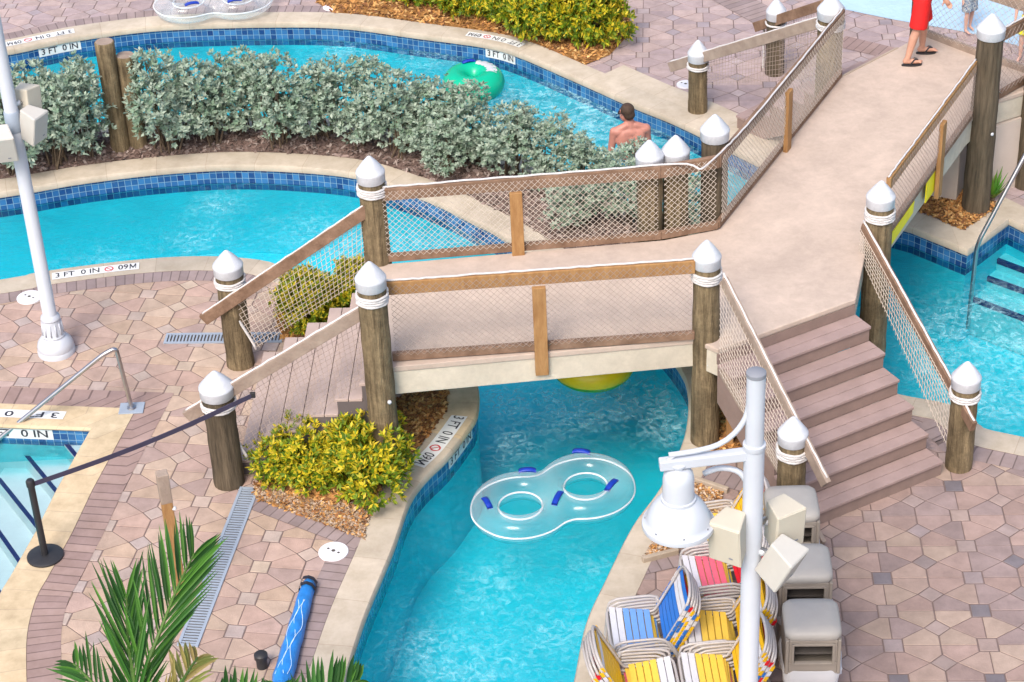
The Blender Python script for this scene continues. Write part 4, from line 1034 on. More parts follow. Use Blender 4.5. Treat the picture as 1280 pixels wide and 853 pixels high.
# small square timber post on the terrace
p = g2(227, 744); hp = height_at(p.x, p.y, 590); root = empty('timber_post', (p.x, p.y, 0), 'plain square timber post standing on the left terrace behind the palm', 'post')
m = MB(); m.box((0, 0, hp * .39), (.10, .10, hp * .78), taper=1.0); m.build('lower_post', M['rail_orange'], root, bevel=.008, rz=.3)
m = MB(); m.box((0, 0, hp * .88 + .002), (.106, .106, hp * .22)); m.build('upper_post', M['rail_grey'], root, bevel=.008, rz=.3)
m = MB(); m.lathe([(.02, 0), (.02, .03), (0, .035)], n=8, rot=Matrix.Rotation(R(90), 3, 'Y')); m.build('hook', M['cap'], root, loc=(.05, -.02, hp * .72))
# blue folded float with black straps
a = g2(388, 732); b = g2(352, 862); d = (b - a).normalized(); L = (b - a).length; root = empty('folded_float', (a.x, a.y, 0), 'long blue folded pool float with black straps lying on the left terrace', 'pool float', None, math.atan2(d.y, d.x))
m = MB(); sec = [(-.075, .01), (-.095, .06), (-.06, .115), (.0, .13), (.06, .11), (.095, .055), (.075, .01)]
vs_ = []; ns = 12
for i in range(ns + 1):
    t = i / ns; w_ = (.72 + .32 * t) * (1 if 0 < i < ns else .82); h_ = 1.0 if 0 < i < ns else .8
    for y, z in sec: vs_.append((L * t, y * w_ + .004 * math.sin(i * 2.1), .005 + z * h_ + .003 * math.sin(i * 1.3 + y * 30)))
k = len(sec); m.add(vs_, [(i * k + j, i * k + (j + 1) % k, (i + 1) * k + (j + 1) % k, (i + 1) * k + j) for i in range(ns) for j in range(k)] + [tuple(range(k)), tuple(ns * k + j for j in reversed(range(k)))])
m.build('body', M['float_blue'], root, auto=60)
for x in (.045, .13):
    m = MB(); vs_ = []
    for dx in (-.022, .022):
        for y, z in sec: vs_.append((x + dx, y * .84, .007 + z * 1.06))
    m.add(vs_, [(j, (j + 1) % k, k + (j + 1) % k, k + j) for j in range(k)]); m.build('strap', M['strap_black'], root)
rnd = random.Random(4); m = MB()
for q in range(3):
    pts = []
    for i in range(9): t = .25 + .7 * i / 8; pts.append(Vector((L * t, (-.04 + .04 * q + .03 * math.sin(i * 1.4 + q * 2)) * .9, .132 - .3 * (-.04 + .04 * q + .03 * math.sin(i * 1.4 + q * 2)) ** 2 * 12)))
    m.tube(cr(pts, .03), .003, 5)
m.build('printed_lines', M['float_line'], root)
p = g2(328, 834); root = empty('bollard', (p.x, p.y, 0), 'small black round cap on a short stem beside the blue float', 'bollard')
m = MB(); m.lathe([(.05, .004), (.05, .10), (.062, .11), (.062, .15), (.04, .17), (0, .172)], n=16); m.build('cap', M['black'], root, auto=40)
# ================================================================== SWIM RINGS
def ring_pair(name, label, half, rho, rs, m, loc, rz, tilt=0.0, handles=(), seam=True, two=True, hm='handle_blue', lift=0.0):
    root = empty(name, loc, label, 'swim ring', None, rz)
    tm = MB()
    for sx in ((-half, half) if two else (0,)):
        vs_ = []; n, k = 64, 20
        for i in range(n):
            a = 2 * math.pi * i / n
            for j in range(k):
                b = 2 * math.pi * j / k; rr = rs + rho * math.cos(b); vs_.append((sx + rr * math.cos(a), rr * math.sin(a), rho * math.sin(b)))
        tm.add(vs_, [(i * k + j, ((i + 1) % n) * k + j, ((i + 1) % n) * k + (j + 1) % k, i * k + (j + 1) % k) for i in range(n) for j in range(k)])
    if two:
        tm.lathe([(0, -rho * .8), (rho * .7, -rho * .6), (rho * 1.0, 0), (rho * .7, rho * .6), (0, rho * .8)], (0, .27, 0), 16)
        tm.lathe([(0, -rho * .8), (rho * .7, -rho * .6), (rho * 1.0, 0), (rho * .7, rho * .6), (0, rho * .8)], (0, -.27, 0), 16)
    o = tm.build('tube', M[m], root, smooth=True)
    if two:
        rm = o.modifiers.new('r', 'REMESH'); rm.mode = 'VOXEL'; rm.voxel_size = .018; sm = o.modifiers.new('s', 'SMOOTH'); sm.iterations = 34; sm.factor = .6
        baked(o); o.data.polygons.foreach_set('use_smooth', [True] * len(o.data.polygons)); o.data.materials.clear(); o.data.materials.append(M[m])
    if tilt: pass
    if seam:
        R_ = rs + rho; pts = []
        if two:
            n = 90
            for i in range(n):
                a = 2 * math.pi * i / n; best = 0
                d = Vector((math.cos(a), math.sin(a), 0)); r_ = .05
                while r_ < 1.2:
                    q = d * r_
                    if min((q - Vector((-half, 0, 0))).length, (q - Vector((half, 0, 0))).length) > R_ - .01 and not (abs(q.x) < .16 and abs(q.y) < .405): break
                    r_ += .01
                pts.append(d * r_)
            for _ in range(3): pts = [(pts[i - 1] + pts[i] * 2 + pts[(i + 1) % n]) / 4 for i in range(n)]
        else: pts = [Vector((R_ * math.cos(2 * math.pi * i / 60), R_ * math.sin(2 * math.pi * i / 60), 0)) for i in range(60)]
        sm = MB(); sm.tube(pts, .010, 6, closed=True); sm.build('seam', M['seam'], root, smooth=True)
        for sx in ((-half, half) if two else (0,)):
            rr = rs - rho + .012; sm = MB(); sm.tube([(sx + rr * math.cos(2 * math.pi * i / 40), rr * math.sin(2 * math.pi * i / 40), .02) for i in range(40)], .011, 6, closed=True); sm.build('inner_seam', M['seam'], root, smooth=True)
    for (x, y, z, a, L) in handles:
        h = MB(); ca, sa = math.cos(a), math.sin(a); pts = [Vector((x + ca * L * t, y + sa * L * t, z + .035 * math.sqrt(max(0, 1 - (2 * t) ** 2 * .9)))) for t in (-.5, -.4, -.25, 0, .25, .4, .5)]
        vs_ = []
        for p in pts:
            for s_, dz in ((-.032, -.012), (-.026, .008), (.026, .008), (.032, -.012)): vs_.append(p + Vector((-sa * s_, ca * s_, dz)))
        h.add(vs_, [(4 * i + j, 4 * i + (j + 1) % 4, 4 * i + 4 + (j + 1) % 4, 4 * i + 4 + j) for i in range(6) for j in range(4)] + [(0, 1, 2, 3), (27, 26, 25, 24)])
        h.build('handle', M[hm], root, smooth=True)
    return root
tw, te = G(587, 640, WZ + .1), G(794, 593, WZ + .1); mid = (tw + te) / 2; ax = (te - tw); angT = math.atan2(ax.y, ax.x) + .10
hh = [(655 , 602, .0), ]
def loc_of(px, py, z): p = G(px, py, z) - Vector((mid.x, mid.y, 0)); c_, s_ = math.cos(-angT), math.sin(-angT); return (p.x * c_ - p.y * s_, p.x * s_ + p.y * c_)
hz_ = []
for px, py, dirpx in ((609, 631, (8, 13)), (661, 581, (22, -1)), (697, 625, (9, -17)), (764, 607, (12, -13)), (726, 561, (22, 2))):
    zt = WZ + .03 + .135; x, y = loc_of(px, py, zt); x2, y2 = loc_of(px + dirpx[0], py + dirpx[1], zt); lx = -.357 if x < 0 else .357; dd_ = math.hypot(x - lx, y); qd = min(max(dd_, .29), .445); ox, oy = x, y; x, y = lx + (x - lx) * qd / dd_, y * qd / dd_; x2 += x - ox; y2 += y - oy
    hz_.append((x, y, math.sqrt(.149 ** 2 - (qd - .357) ** 2) - .012, math.atan2(y2 - y, x2 - x), min(.22, math.hypot(x2 - x, y2 - y))))
ring_pair('double_swim_ring', 'clear double swim ring with blue handles floating in front of the bridge', .357, .149, .357, 'vinyl', (mid.x, mid.y, WZ + .04), angT, handles=hz_)
p = G(267, 2, .16); ring_pair('double_swim_ring', 'clear double swim ring lying on the far coping at the top edge', .357, .149, .357, 'vinyl', (p.x, p.y, .165), .06, handles=[(-.28, -.36, .13, .25, .2), (.32, -.36, .13, .2, .2), (0, .3, .13, 0, .2)])
p = G(592, 103, WZ + .12); ring_pair('swim_ring', 'green swim ring with a white patch floating behind the silver shrubs', 0, .185, .235, 'tube_green', (p.x, p.y, WZ + .12), .3, seam=False, two=False, handles=[(.02, .25, .175, 0, .18)])
rg = bpy.data.objects[-1] if False else None
gr = [o for o in COL.objects if o.name == 'swim_ring'][0]
m = MB(); vs_ = []; n = 14
for i in range(n + 1):
    a = R(62) - R(95) * i / n
    for b in (R(62), R(78), R(92), R(106)): rr = .235 + .1875 * math.cos(b); wv = .012 * math.sin(i * 2.3); vs_.append(((rr + wv) * math.cos(a), (rr + wv) * math.sin(a), .1875 * math.sin(b)))
m.add(vs_, [(4 * i + j, 4 * i + 4 + j, 4 * i + 5 + j, 4 * i + 1 + j) for i in range(n) for j in range(3)]); m.build('printed_patch', M['cap'], gr, smooth=True)
p = G(741, 454, WZ + .05); ring_pair('swim_ring', 'yellow swim ring floating under the front edge of the bridge', 0, .16, .30, 'tube_yellow', (p.x, p.y, WZ + .06), 0, seam=False, two=False)
# ================================================================== BINS
def bin_(label, px, py, zt, rz, liner):
    p = G(px, py, zt); root = empty('waste_bin', (p.x, p.y, 0), label, 'bin', 'beige waste bins beside the right stairs', rz)
    b = .46
    m = MB(); m.box((0, 0, .30), (b * .88, b * .88, .58), taper=1.10); m.build('body', M['bin'], root, bevel=.03)
    # lid: four sides with an opening towards the front, and a crowned top
    z0, z1 = .60, zt - .09; l = MB(); h = b / 2; t = .03; oz0, oz1, ow = z0 + .13, z1 - .055, h * .68
    l.box((-h + t / 2, 0, (z0 + z1) / 2), (t, b, z1 - z0)); l.box((h - t / 2, 0, (z0 + z1) / 2), (t, b, z1 - z0)); l.box((0, h - t / 2 - .001, (z0 + z1) / 2), (b - 2 * t, t, z1 - z0))
    l.box((0, -h + t / 2, (z0 + oz0) / 2), (b - 2 * t, t, oz0 - z0)); l.box((0, -h + t / 2, (oz1 + z1) / 2), (b - 2 * t, t, z1 - oz1))
    for s_ in (-1, 1): l.box((s_ * (ow + h - t) / 2, -h + t / 2, (oz0 + oz1) / 2), (h - t - ow, t, oz1 - oz0))
    l.build('lid', M['bin'], root, bevel=.008)
    c = MB(); prof = [(1.0, 0), (1.035, .012), (1.02, .05), (.93, .078), (.6, .094), (0, .098)]; vs_ = []; n = 32
    for s_, z in prof[:-1]:
        for i in range(n):
            a = 2 * math.pi * (i + .5) / n; ca, sa = math.cos(a), math.sin(a); e = 7.0; r_ = (abs(ca) ** e + abs(sa) ** e) ** (-1 / e); vs_.append((h * s_ * r_ * ca, h * s_ * r_ * sa, z1 + z))
    k = len(prof) - 1; vs_.append((0, 0, z1 + .098)); c.add(vs_, [(j * n + i, j * n + (i + 1) % n, (j + 1) * n + (i + 1) % n, (j + 1) * n + i) for j in range(k - 1) for i in range(n)] + [((k - 1) * n + i, (k - 1) * n + (i + 1) % n, k * n) for i in range(n)] + [tuple(reversed(range(n)))])
    c.build('lid_top', M['bin_lid'], root, auto=50)
    f = MB(); 
    for z in (oz0 - .012, oz1 + .012): f.box((0, -h - .004, z), (ow * 2 + .05, .014, .022))
    for s_ in (-1, 1): f.box((s_ * (ow + .013), -h - .004, (oz0 + oz1) / 2), (.022, .0141, oz1 - oz0 + .046))
    f.build('opening_frame', M['bin'], root, bevel=.004)
    f = MB(); f.box((0, .02, (oz0 + oz1) / 2 - .06), (b - .09, b - .12, .02)); f.build('dark_inside', M['hole'], root)
    if liner:
        rnd = random.Random(len(label)); vs_ = []; n = 40
        for j, (s_, z) in enumerate(((1.03, .64), (1.13, .61), (1.10, .55), (1.06, .50))):
            for i in range(n):
                a = 2 * math.pi * i / n; ca, sa = math.cos(a), math.sin(a); e = 5.0; r_ = (abs(ca) ** e + abs(sa) ** e) ** (-1 / e); q = h * s_ * r_ * (1 + rnd.uniform(-.025, .025) * j); vs_.append((q * ca, q * sa, z + rnd.uniform(-.01, .01) * j - .02 * (sa < -.6) * j))
        g = MB(); g.add(vs_, [(j * n + i, j * n + (i + 1) % n, (j + 1) * n + (i + 1) % n, (j + 1) * n + i) for j in range(3) for i in range(n)]); g.build('liner', M['bag'], root, smooth=True)
    return root
bin_('nearest of the three beige bins with its white liner hanging out', 1015, 768, 1.06, -.06, True)
bin_('middle beige bin half behind the lowest loudspeaker', 1005, 698, 1.06, -.05, True)
bin_('farthest beige bin against the foot of the right stairs', 990, 624, 1.06, -.03, True)
# ================================================================== STACKED CHAIRS
YEL, YEL2 = (.74, .43, .004), (.78, .52, .07); BLU, BLU2 = (.02, .15, .52), (.15, .32, .68); RED, PNK = (.62, .006, .02), (.70, .13, .19); WHT = (.60, .60, .63)
def chair_mesh(seatc, backc):
    """strap chair facing +x (seat front), width along y; returns meshes frame, seat, backrest"""
    wd = .25; fr = MB()
    prof = [(.285, 0), (.255, .34), (.235, .425), (.175, .455), (-.08, .47), (-.15, .46), (-.215, .41), (-.36, .10), (-.41, 0)]
    for s_ in (-1, 1):
        y = s_ * (wd + .035); fr.tube(cr([Vector((x, y + s_ * .02 * (z < .05), z)) for x, z in prof], .035), .0125, 8)
        fr.tube([(.245, y, .36), (.21, s_ * wd, .36)], .012, 6); fr.tube([(-.17, y, .45), (-.19, s_ * wd, .43)], .012, 6)
    loop = []
    side = [(.25, .375), (.10, .345), (-.08, .31), (-.15, .33), (-.22, .46), (-.33, .68), (-.37, .77)]
    L = [Vector((x, -wd, z)) for x, z in side]; topc = [Vector((-.405, -wd * .8, .845)), Vector((-.42, -wd * .4, .872)), Vector((-.422, 0, .878)), Vector((-.42, wd * .4, .872)), Vector((-.405, wd * .8, .845))]
    Rr = [Vector((x, wd, z)) for x, z in reversed(side)]; fr.tube(cr(L + topc + Rr + [Vector((.27, wd * .8, .378)), Vector((.275, 0, .378)), Vector((.27, -wd * .8, .378))], .04, True), .0135, 8, closed=True)
    def straps(path, cols):
        mb = MB(); n = len(cols)
        cum = [0]; 
        for i in range(1, len(path)): cum.append(cum[-1] + math.hypot(path[i][0] - path[i - 1][0], path[i][1] - path[i - 1][1]))
        def at(s):
            for i in range(1, len(path)):
                if s <= cum[i] + 1e-9: t = (s - cum[i - 1]) / (cum[i] - cum[i - 1]); return path[i - 1][0] + (path[i][0] - path[i - 1][0]) * t, path[i - 1][1] + (path[i][1] - path[i - 1][1]) * t
            return path[-1]
        T = cum[-1]
        for i, c in enumerate(cols):
            a, b = T * (i + .07) / n, T * (i + .93) / n; (x0, z0), (x1, z1) = at(a), at(b); tx, tz = (x1 - x0), (z1 - z0); l = math.hypot(tx, tz); nx, nz = -tz / l, tx / l
            if nz < 0 and abs(nz) > abs(nx): nx, nz = -nx, -nz
            ys = [-wd - .018, -wd - .012, -wd * .5, 0, wd * .5, wd + .012, wd + .018]; up = [-.012, .016, .010, .008, .010, .016, -.012]
            vs_ = []
            for y, u in zip(ys, up):
                for (x, z) in ((x0, z0), (x1, z1)):
                    for th in (0, .004): vs_.append((x + nx * (u + th), y, z + nz * (u + th)))
            fs = []
            for q in range(6):
                k = q * 4; fs += [(k, k + 2, k + 6, k + 4), (k + 1, k + 5, k + 7, k + 3), (k, k + 4, k + 5, k + 1), (k + 2, k + 3, k + 7, k + 6)]
            fs += [(0, 1, 3, 2), (24, 26, 27, 25)]; mb.add(vs_, fs, c)
        return mb
    seat = straps([(.255, .375), (.10, .345), (-.11, .312)], seatc); back = straps([(-.175, .37), (-.22, .46), (-.33, .68), (-.385, .80)], backc)
    return fr, seat, back
FR, _, _ = chair_mesh([WHT] * 6, [WHT] * 8)
KINDS = {'yellow': ([WHT, WHT] + [YEL2] * 4, [YEL] * 6 + [WHT, YEL]), 'blue': ([WHT, WHT] + [BLU2] * 4, [BLU] * 5 + [WHT, WHT, BLU]), 'red': ([WHT, WHT] + [PNK] * 4, [RED] * 5 + [BLU, WHT, RED]), 'mixed': ([WHT, YEL2, YEL2, WHT, YEL2, YEL2], [YEL, YEL, WHT, BLU, BLU, YEL, WHT, RED])}
protos = {}
def chair(kind, loc, rz, label, group):
    if kind not in protos:
        root = empty('strap_chair', loc, label, 'chair', group, rz); _, s_, b_ = chair_mesh(*KINDS[kind])
        f = FR.build('frame', M['chair_frame'], root, smooth=True) if not protos else None
        if f is None:
            src = [c for c in list(protos.values())[0].children if c.name.startswith('frame')][0]; f = src.copy(); COL.objects.link(f); f.parent = root
        s_.build('seat', M['strap'], root); b_.build('backrest', M['strap'], root); protos[kind] = root
    else:
        root = copy_tree(protos[kind]); root.location = loc; root.rotation_euler = (0, 0, rz); tag(root, label, 'chair', group)
    return root
ORD = ['lowest', 'second lowest', 'third', 'fourth', 'fifth', 'topmost']
def stack(px, py, zs, rz, kinds, where, lean=(.02, 0)):
    n = len(kinds); p = G(px, py, zs); c, s_ = math.cos(rz), math.sin(rz)
    for i, k in enumerate(kinds):
        dx = lean[0] * (i - (n - 1)); o = ORD[i] if i < n - 1 else 'topmost'
        z = .036 * i
        chair(k, (p.x + c * dx, p.y + s_ * dx, z), rz + .03 * math.sin(i * 2.1 + px), '%s chair of the stack %s, with %s straps' % (o, where, {'mixed': 'mixed'}.get(k, k)), 'strap chairs in stacks by the lamp post')
zt4 = .33 + .036 * 4
stack(800, 788, zt4, R(183), ['yellow', 'blue', 'yellow', 'mixed', 'blue'], 'topped blue near the water')
stack(806, 856, zt4, R(4), ['red', 'yellow', 'red', 'yellow', 'yellow'], 'facing right by the water')
stack(892, 721, zt4, R(182), ['yellow', 'blue', 'yellow', 'mixed', 'red'], 'topped by a red chair')
stack(895, 791, zt4, R(181), ['mixed', 'yellow', 'yellow', 'yellow', 'yellow'], 'before the red topped one')
stack(892, 846, zt4, R(180), ['yellow', 'red', 'mixed', 'yellow', 'yellow'], 'at the lower edge beside the pole')
stack(898, 655, .5, R(186), ['mixed', 'yellow', 'yellow'], 'farthest back behind the lamp shade')
# ================================================================== LAMP POSTS AND LOUDSPEAKERS
def speaker(label, c, size, rz, tilt, m, group, towards):
    """wedge shaped loudspeaker; front faces local -y"""
    root = empty('loudspeaker', c, label, 'loudspeaker', group); wd, dp, ht = size
    rot = Matrix.Rotation(rz, 3, 'Z') @ Matrix.Rotation(tilt, 3, 'X')
    poly = [(-wd / 2, -dp / 2), (wd / 2, -dp / 2), (wd * .30, dp / 2), (-wd * .30, dp / 2)]
    m_ = MB(); vs_ = [rot @ Vector((x, y, -ht / 2)) for x, y in poly] + [rot @ Vector((x, y, ht / 2)) for x, y in poly]
    m_.add(vs_, [(3, 2, 1, 0), (4, 5, 6, 7), (0, 1, 5, 4), (1, 2, 6, 5), (2, 3, 7, 6), (3, 0, 4, 7)]); m_.build('cabinet', M[m], root, bevel=.012)
    g = MB(); g.add([rot @ Vector((x, -dp / 2 - .004, z)) for x, z in ((-wd * .46, -ht * .47), (wd * .46, -ht * .47), (wd * .46, ht * .47), (-wd * .46, ht * .47))] + [rot @ Vector((x, -dp / 2 + .004, z)) for x, z in ((-wd * .46, -ht * .47), (wd * .46, -ht * .47), (wd * .46, ht * .47), (-wd * .46, ht * .47))], [(0, 1, 2, 3), (0, 4, 5, 1), (1, 5, 6, 2), (2, 6, 7, 3), (3, 7, 4, 0)]); g.build('grille', M[m], root, bevel=.004)
    b = MB(); bp = rot @ Vector((wd * .2, -dp / 2 - .007, -ht * .30)); b.box(bp, (.03, .004, .012), rot); b.build('badge', M['grey_metal'], root)
    k = MB(); a = rot @ Vector((0, dp / 2, 0)); t_ = Vector(towards) - Vector(c); k.tube([a, a.lerp(t_, .5) + Vector((0, 0, .02)), t_], .02, 8); k.build('bracket', M['steel'], root)
    k = MB(); k.lathe([(0, -.03), (.032, -.02), (.032, .02), (0, .03)], a.lerp(t_, .35), 12); k.build('ball_joint', M['cap'], root, smooth=True)
    return root
# right lamp post
lb = G(931, 1010); LX, LY = lb.x, lb.y; LT = height_at(LX, LY, 466)
def on_lamp(px, py): return along(px, py, Vector((LX, LY, 0)), Vector((1, .05, 0)).normalized())
root = empty('lamp_post', (LX, LY, 0), 'white lamp post with a bell shade in front of the chair stacks', 'lamp post'); o = Vector((LX, LY, 0))
m = MB(); m.lathe([(.17, 0), (.17, .1), (.12, .25), (.09, .32), (.076, .34), (.076, LT - .62), (.068, LT - .618), (.068, LT - .02)], n=28); m.build('pole', M['white_metal'], root, auto=40)
m = MB(); m.lathe([(.072, LT - .025), (.072, LT + .005), (.05, LT + .02), (0, LT + .022)], n=28); m.build('pole_cap', M['grey_metal'], root, auto=40)
m = MB(); m.lathe([(.082, LT - .66), (.084, LT - .655), (.084, LT - .62), (.07, LT - .615)], n=28); m.build('collar', M['white_metal'], root, auto=40)
a = on_lamp(948, 566) - o; b = on_lamp(824, 581) - o
m = MB(); m.beam(a, b, .075, .085); m.build('arm', M['white_metal'], root, bevel=.01)
pts = [on_lamp(x, y) - o for x, y in ((938, 477), (937, 498), (932, 522), (918, 542), (898, 556), (870, 564), (836, 569))]
m = MB(); m.tube(cr(pts, .05), .021, 10); m.tube([on_lamp(938, 484) - o, on_lamp(953, 483) - o], .018, 8); m.tube([pts[-1] + Vector((.04, 0, 0)), b + Vector((.06, 0, .03))], .018, 8); m.build('scroll_brace', M['white_metal'], root, smooth=True)
dirb = Vector((-.55, .83, 0)).normalized()
def on_b(px, py): return along(px, py, Vector((LX, LY, 0)), Vector((-1, .25, 0)).normalized()) - o
pts = [on_b(x, y) for x, y in ((934, 612), (932, 601), (925, 591), (912, 586), (896, 586), (880, 592))]
m = MB(); m.tube(cr(pts, .04), .022, 10); m.tube([on_b(933, 597), on_b(948, 597)], .016, 8); m.build('rear_scroll', M['white_metal'], root, smooth=True)
sc = on_lamp(848, 650) - o; zc = sc.z; tz = (on_lamp(848, 582) - o).z
m = MB(); cz = Vector((sc.x, sc.y, 0)); rb_ = .272
m.lathe([(rb_ * .90, zc - .05), (rb_ * .99, zc - .05), (rb_, zc - .03), (rb_ * .99, zc - .012), (rb_ * .90, zc + .002), (rb_ * .87, zc + .03), (rb_ * .80, zc + .085), (rb_ * .68, zc + .14), (rb_ * .54, zc + .18), (rb_ * .48, zc + .19), (rb_ * .48, zc + .215), (rb_ * .435, zc + .22), (rb_ * .425, zc + .385), (rb_ * .39, zc + .435), (rb_ * .28, zc + .468), (rb_ * .14, zc + .478)], cz, 40); m.build('shade', M['white_metal'], root, auto=45)
m = MB(); m.lathe([(rb_ * .15, zc + .45), (rb_ * .15, zc + .50), (rb_ * .22, zc + .505), (rb_ * .22, zc + .52), (rb_ * .1, zc + .53), (rb_ * .1, max(tz, zc + .56))], cz, 16); m.build('hanger', M['white_metal'], root, auto=40)
for i in range(7):
    a_ = 2 * math.pi * i / 7 + .3; m = MB(); m.lathe([(.007, 0), (.007, .008), (0, .01)], (sc.x + rb_ * .90 * math.cos(a_), sc.y + rb_ * .90 * math.sin(a_), zc + .003), 8); m.build('rivet', M['grey_metal'], root)
zsp = on_lamp(940, 670).z
c1, c2, c3 = on_lamp(912, 664), on_lamp(980, 664), on_lamp(972, 687)
speaker('left cream loudspeaker on the right lamp post facing the camera', c1 + Vector((0, -.06, 0)), (.27, .22, .37), R(-32), R(6), 'beige_plastic', 'loudspeakers on lamp posts', (LX, LY, c1.z))
speaker('right rear cream loudspeaker on the right lamp post partly behind another', c2 + Vector((0, .10, 0)), (.27, .22, .36), R(28), R(4), 'beige_plastic', 'loudspeakers on lamp posts', (LX, LY, c2.z))
speaker('lowest tilted pale loudspeaker on the right side of the right lamp post', c3 + Vector((0, -.14, 0)), (.27, .23, .34), R(52), R(24), 'speaker_grey', 'loudspeakers on lamp posts', (LX, LY, c3.z))
# left lamp post
lb = G(71, 440); root = empty('lamp_post', (lb.x, lb.y, 0), 'tall white lamp post with a fluted foot at the left edge of the terrace', 'lamp post'); LH = 5.6
m = MB(); m.lathe([(.205, 0), (.205, .05), (.195, .065), (.20, .10), (.185, .15), (.145, .20), (.125, .215), (.128, .235), (.115, .25), (.105, .40), (.098, .43), (.108, .445), (.104, .47), (.082, .49), (.076, .50), (.066, LH)], n=30); m.build('pole', M['white_metal'], root, auto=40)
m = MB()
for i in range(12):
    a_ = 2 * math.pi * i / 12; m.tube([(.118 * math.cos(a_), .118 * math.sin(a_), .26), (.104 * math.cos(a_), .104 * math.sin(a_), .40)], .010, 5)
m.build('flutes', M['white_metal'], root, smooth=True)
m = MB(); m.lathe([(.06, LH), (.06, LH + .02), (0, LH + .03)], n=20); m.build('pole_cap', M['grey_metal'], root)
def on_l(px, py): return along(px, py, Vector((lb.x, lb.y, 0)), Vector((1, .05, 0)).normalized())
m = MB(); q = on_l(20, 150) - Vector((lb.x, lb.y, 0)); q = Vector((0, 0, q.z)); m.lathe([(.078, q.z - .12), (.082, q.z - .11), (.082, q.z + .1), (.074, q.z + .11)], n=24); m.build('collar', M['grate'], root, auto=40)
c1, c2, c3 = on_l(6, 164), on_l(38, 155), on_l(22, 127)
speaker('front pale loudspeaker on the left lamp post at the picture edge', c1 + Vector((.0, -.22, -.03)), (.30, .22, .34), R(8), R(18), 'speaker_grey', 'loudspeakers on lamp posts', (lb.x, lb.y, c1.z))
speaker('white loudspeaker on the right side of the left lamp post before the shrubs', c2 + Vector((.02, -.02, 0)), (.24, .22, .34), R(62), R(14), 'speaker_grey', 'loudspeakers on lamp posts', (lb.x, lb.y, c2.z))
speaker('rear tan loudspeaker behind the left lamp post before the shrubs', c3 + Vector((.05, .18, -.08)), (.24, .2, .3), R(160), R(8), 'beige_plastic', 'loudspeakers on lamp posts', (lb.x, lb.y, c3.z))
# ================================================================== PLANTS
def leafy(blobs, nros, per, L, Wd, pal, rnd, out=.6, tips=None, base_pull=.0, flat=.0):
    """rosettes of small leaves through the outer volume of ellipsoid blobs"""
    mb = MB(); vol = [b[3] * b[4] for b in blobs]
    while nros > 0:
        b = rnd.choices(blobs, vol)[0]; d = Vector((rnd.gauss(0, 1), rnd.gauss(0, 1), rnd.gauss(.15, 1))).normalized(); rr = rnd.uniform(.50, 1.0) ** .5
        rr *= 1 + .16 * math.sin(d.x * 7 + b[0] * 9) * math.cos(d.y * 6 + b[1] * 5) + rnd.uniform(-.05, .10)
        c = Vector((b[0] + d.x * b[3] * rr, b[1] + d.y * b[3] * rr, b[2] + d.z * b[4] * rr))
        if c.z < .06: continue
        nros -= 1
        ax = (d * out + Vector((rnd.uniform(-.4, .4), rnd.uniform(-.4, .4), rnd.uniform(.1, .9)))).normalized(); s1 = ax.orthogonal().normalized(); s2 = ax.cross(s1)
        hue = rnd.random(); tipf = rr * (.5 + .5 * d.z)
        for i in range(per):
            a = 2 * math.pi * i / per + rnd.uniform(-.4, .4); open_ = rnd.uniform(.5, 1.25); dirv = (ax * math.cos(open_) + (s1 * math.cos(a) + s2 * math.sin(a)) * math.sin(open_)).normalized()
            sd = dirv.cross(ax if abs(dirv.dot(ax)) < .95 else s1).normalized(); l = L * rnd.uniform(.7, 1.2); w_ = Wd * rnd.uniform(.8, 1.2); o = c + ax * rnd.uniform(-.02, .02); nrm = sd.cross(dirv)
            col = pal(rnd, hue, tipf); mb.add([o, o + dirv * l * .5 + sd * w_ - nrm * .1 * w_, o + dirv * l, o + dirv * l * .5 - sd * w_ - nrm * .1 * w_], [(0, 1, 2, 3)], col)
    return mb
def stems(blobs, rnd, n, r=.012):
    mb = MB()
    for _ in range(n):
        b = rnd.choice(blobs); x, y = rnd.uniform(-.12, .12), rnd.uniform(-.12, .12); e = Vector((b[0] + rnd.uniform(-.5, .5) * b[3], b[1] + rnd.uniform(-.5, .5) * b[3], b[2] + rnd.uniform(-.2, .7) * b[4])); mid = Vector((x, y, 0)).lerp(e, .5) + Vector((rnd.uniform(-.06, .06), rnd.uniform(-.06, .06), .05))
        mb.tube([(x, y, -.05), mid, e], [r, r * .8, r * .35], 5)
    return mb
def pal_silver(rnd, hue, t):
    b = (.30, .385, .295) if hue < .45 else ((.385, .455, .36) if hue < .8 else (.225, .32, .22)); f = rnd.uniform(.78, 1.2); return tuple(x * f for x in b)
def pal_gold(rnd, hue, t):
    k = rnd.random()
    if k < .22 + .56 * t * (hue > .28): b = rnd.choice([(.60, .47, .015), (.55, .46, .02), (.66, .50, .03), (.47, .43, .02)])
    else: b = rnd.choice([(.13, .22, .012), (.17, .26, .015), (.09, .17, .012), (.26, .32, .015)])
    f = rnd.uniform(.8, 1.15); return tuple(x * f for x in b)
def plant_proto(name, blobs, seed, nros, per, L, Wd, pal, label, cat, group, out=.6, nst=10, sr=.012, loc=(0, 0, 0)):
    rnd = random.Random(seed); root = empty(name, loc, label, cat, group)
    leafy(blobs, nros, per, L, Wd, pal, rnd, out).build('foliage', M['leaf'], root); stems(blobs, rnd, nst, sr).build('stems', M['stem'], root); return root
GS = 'silver green shrubs on the island'
SIL = []
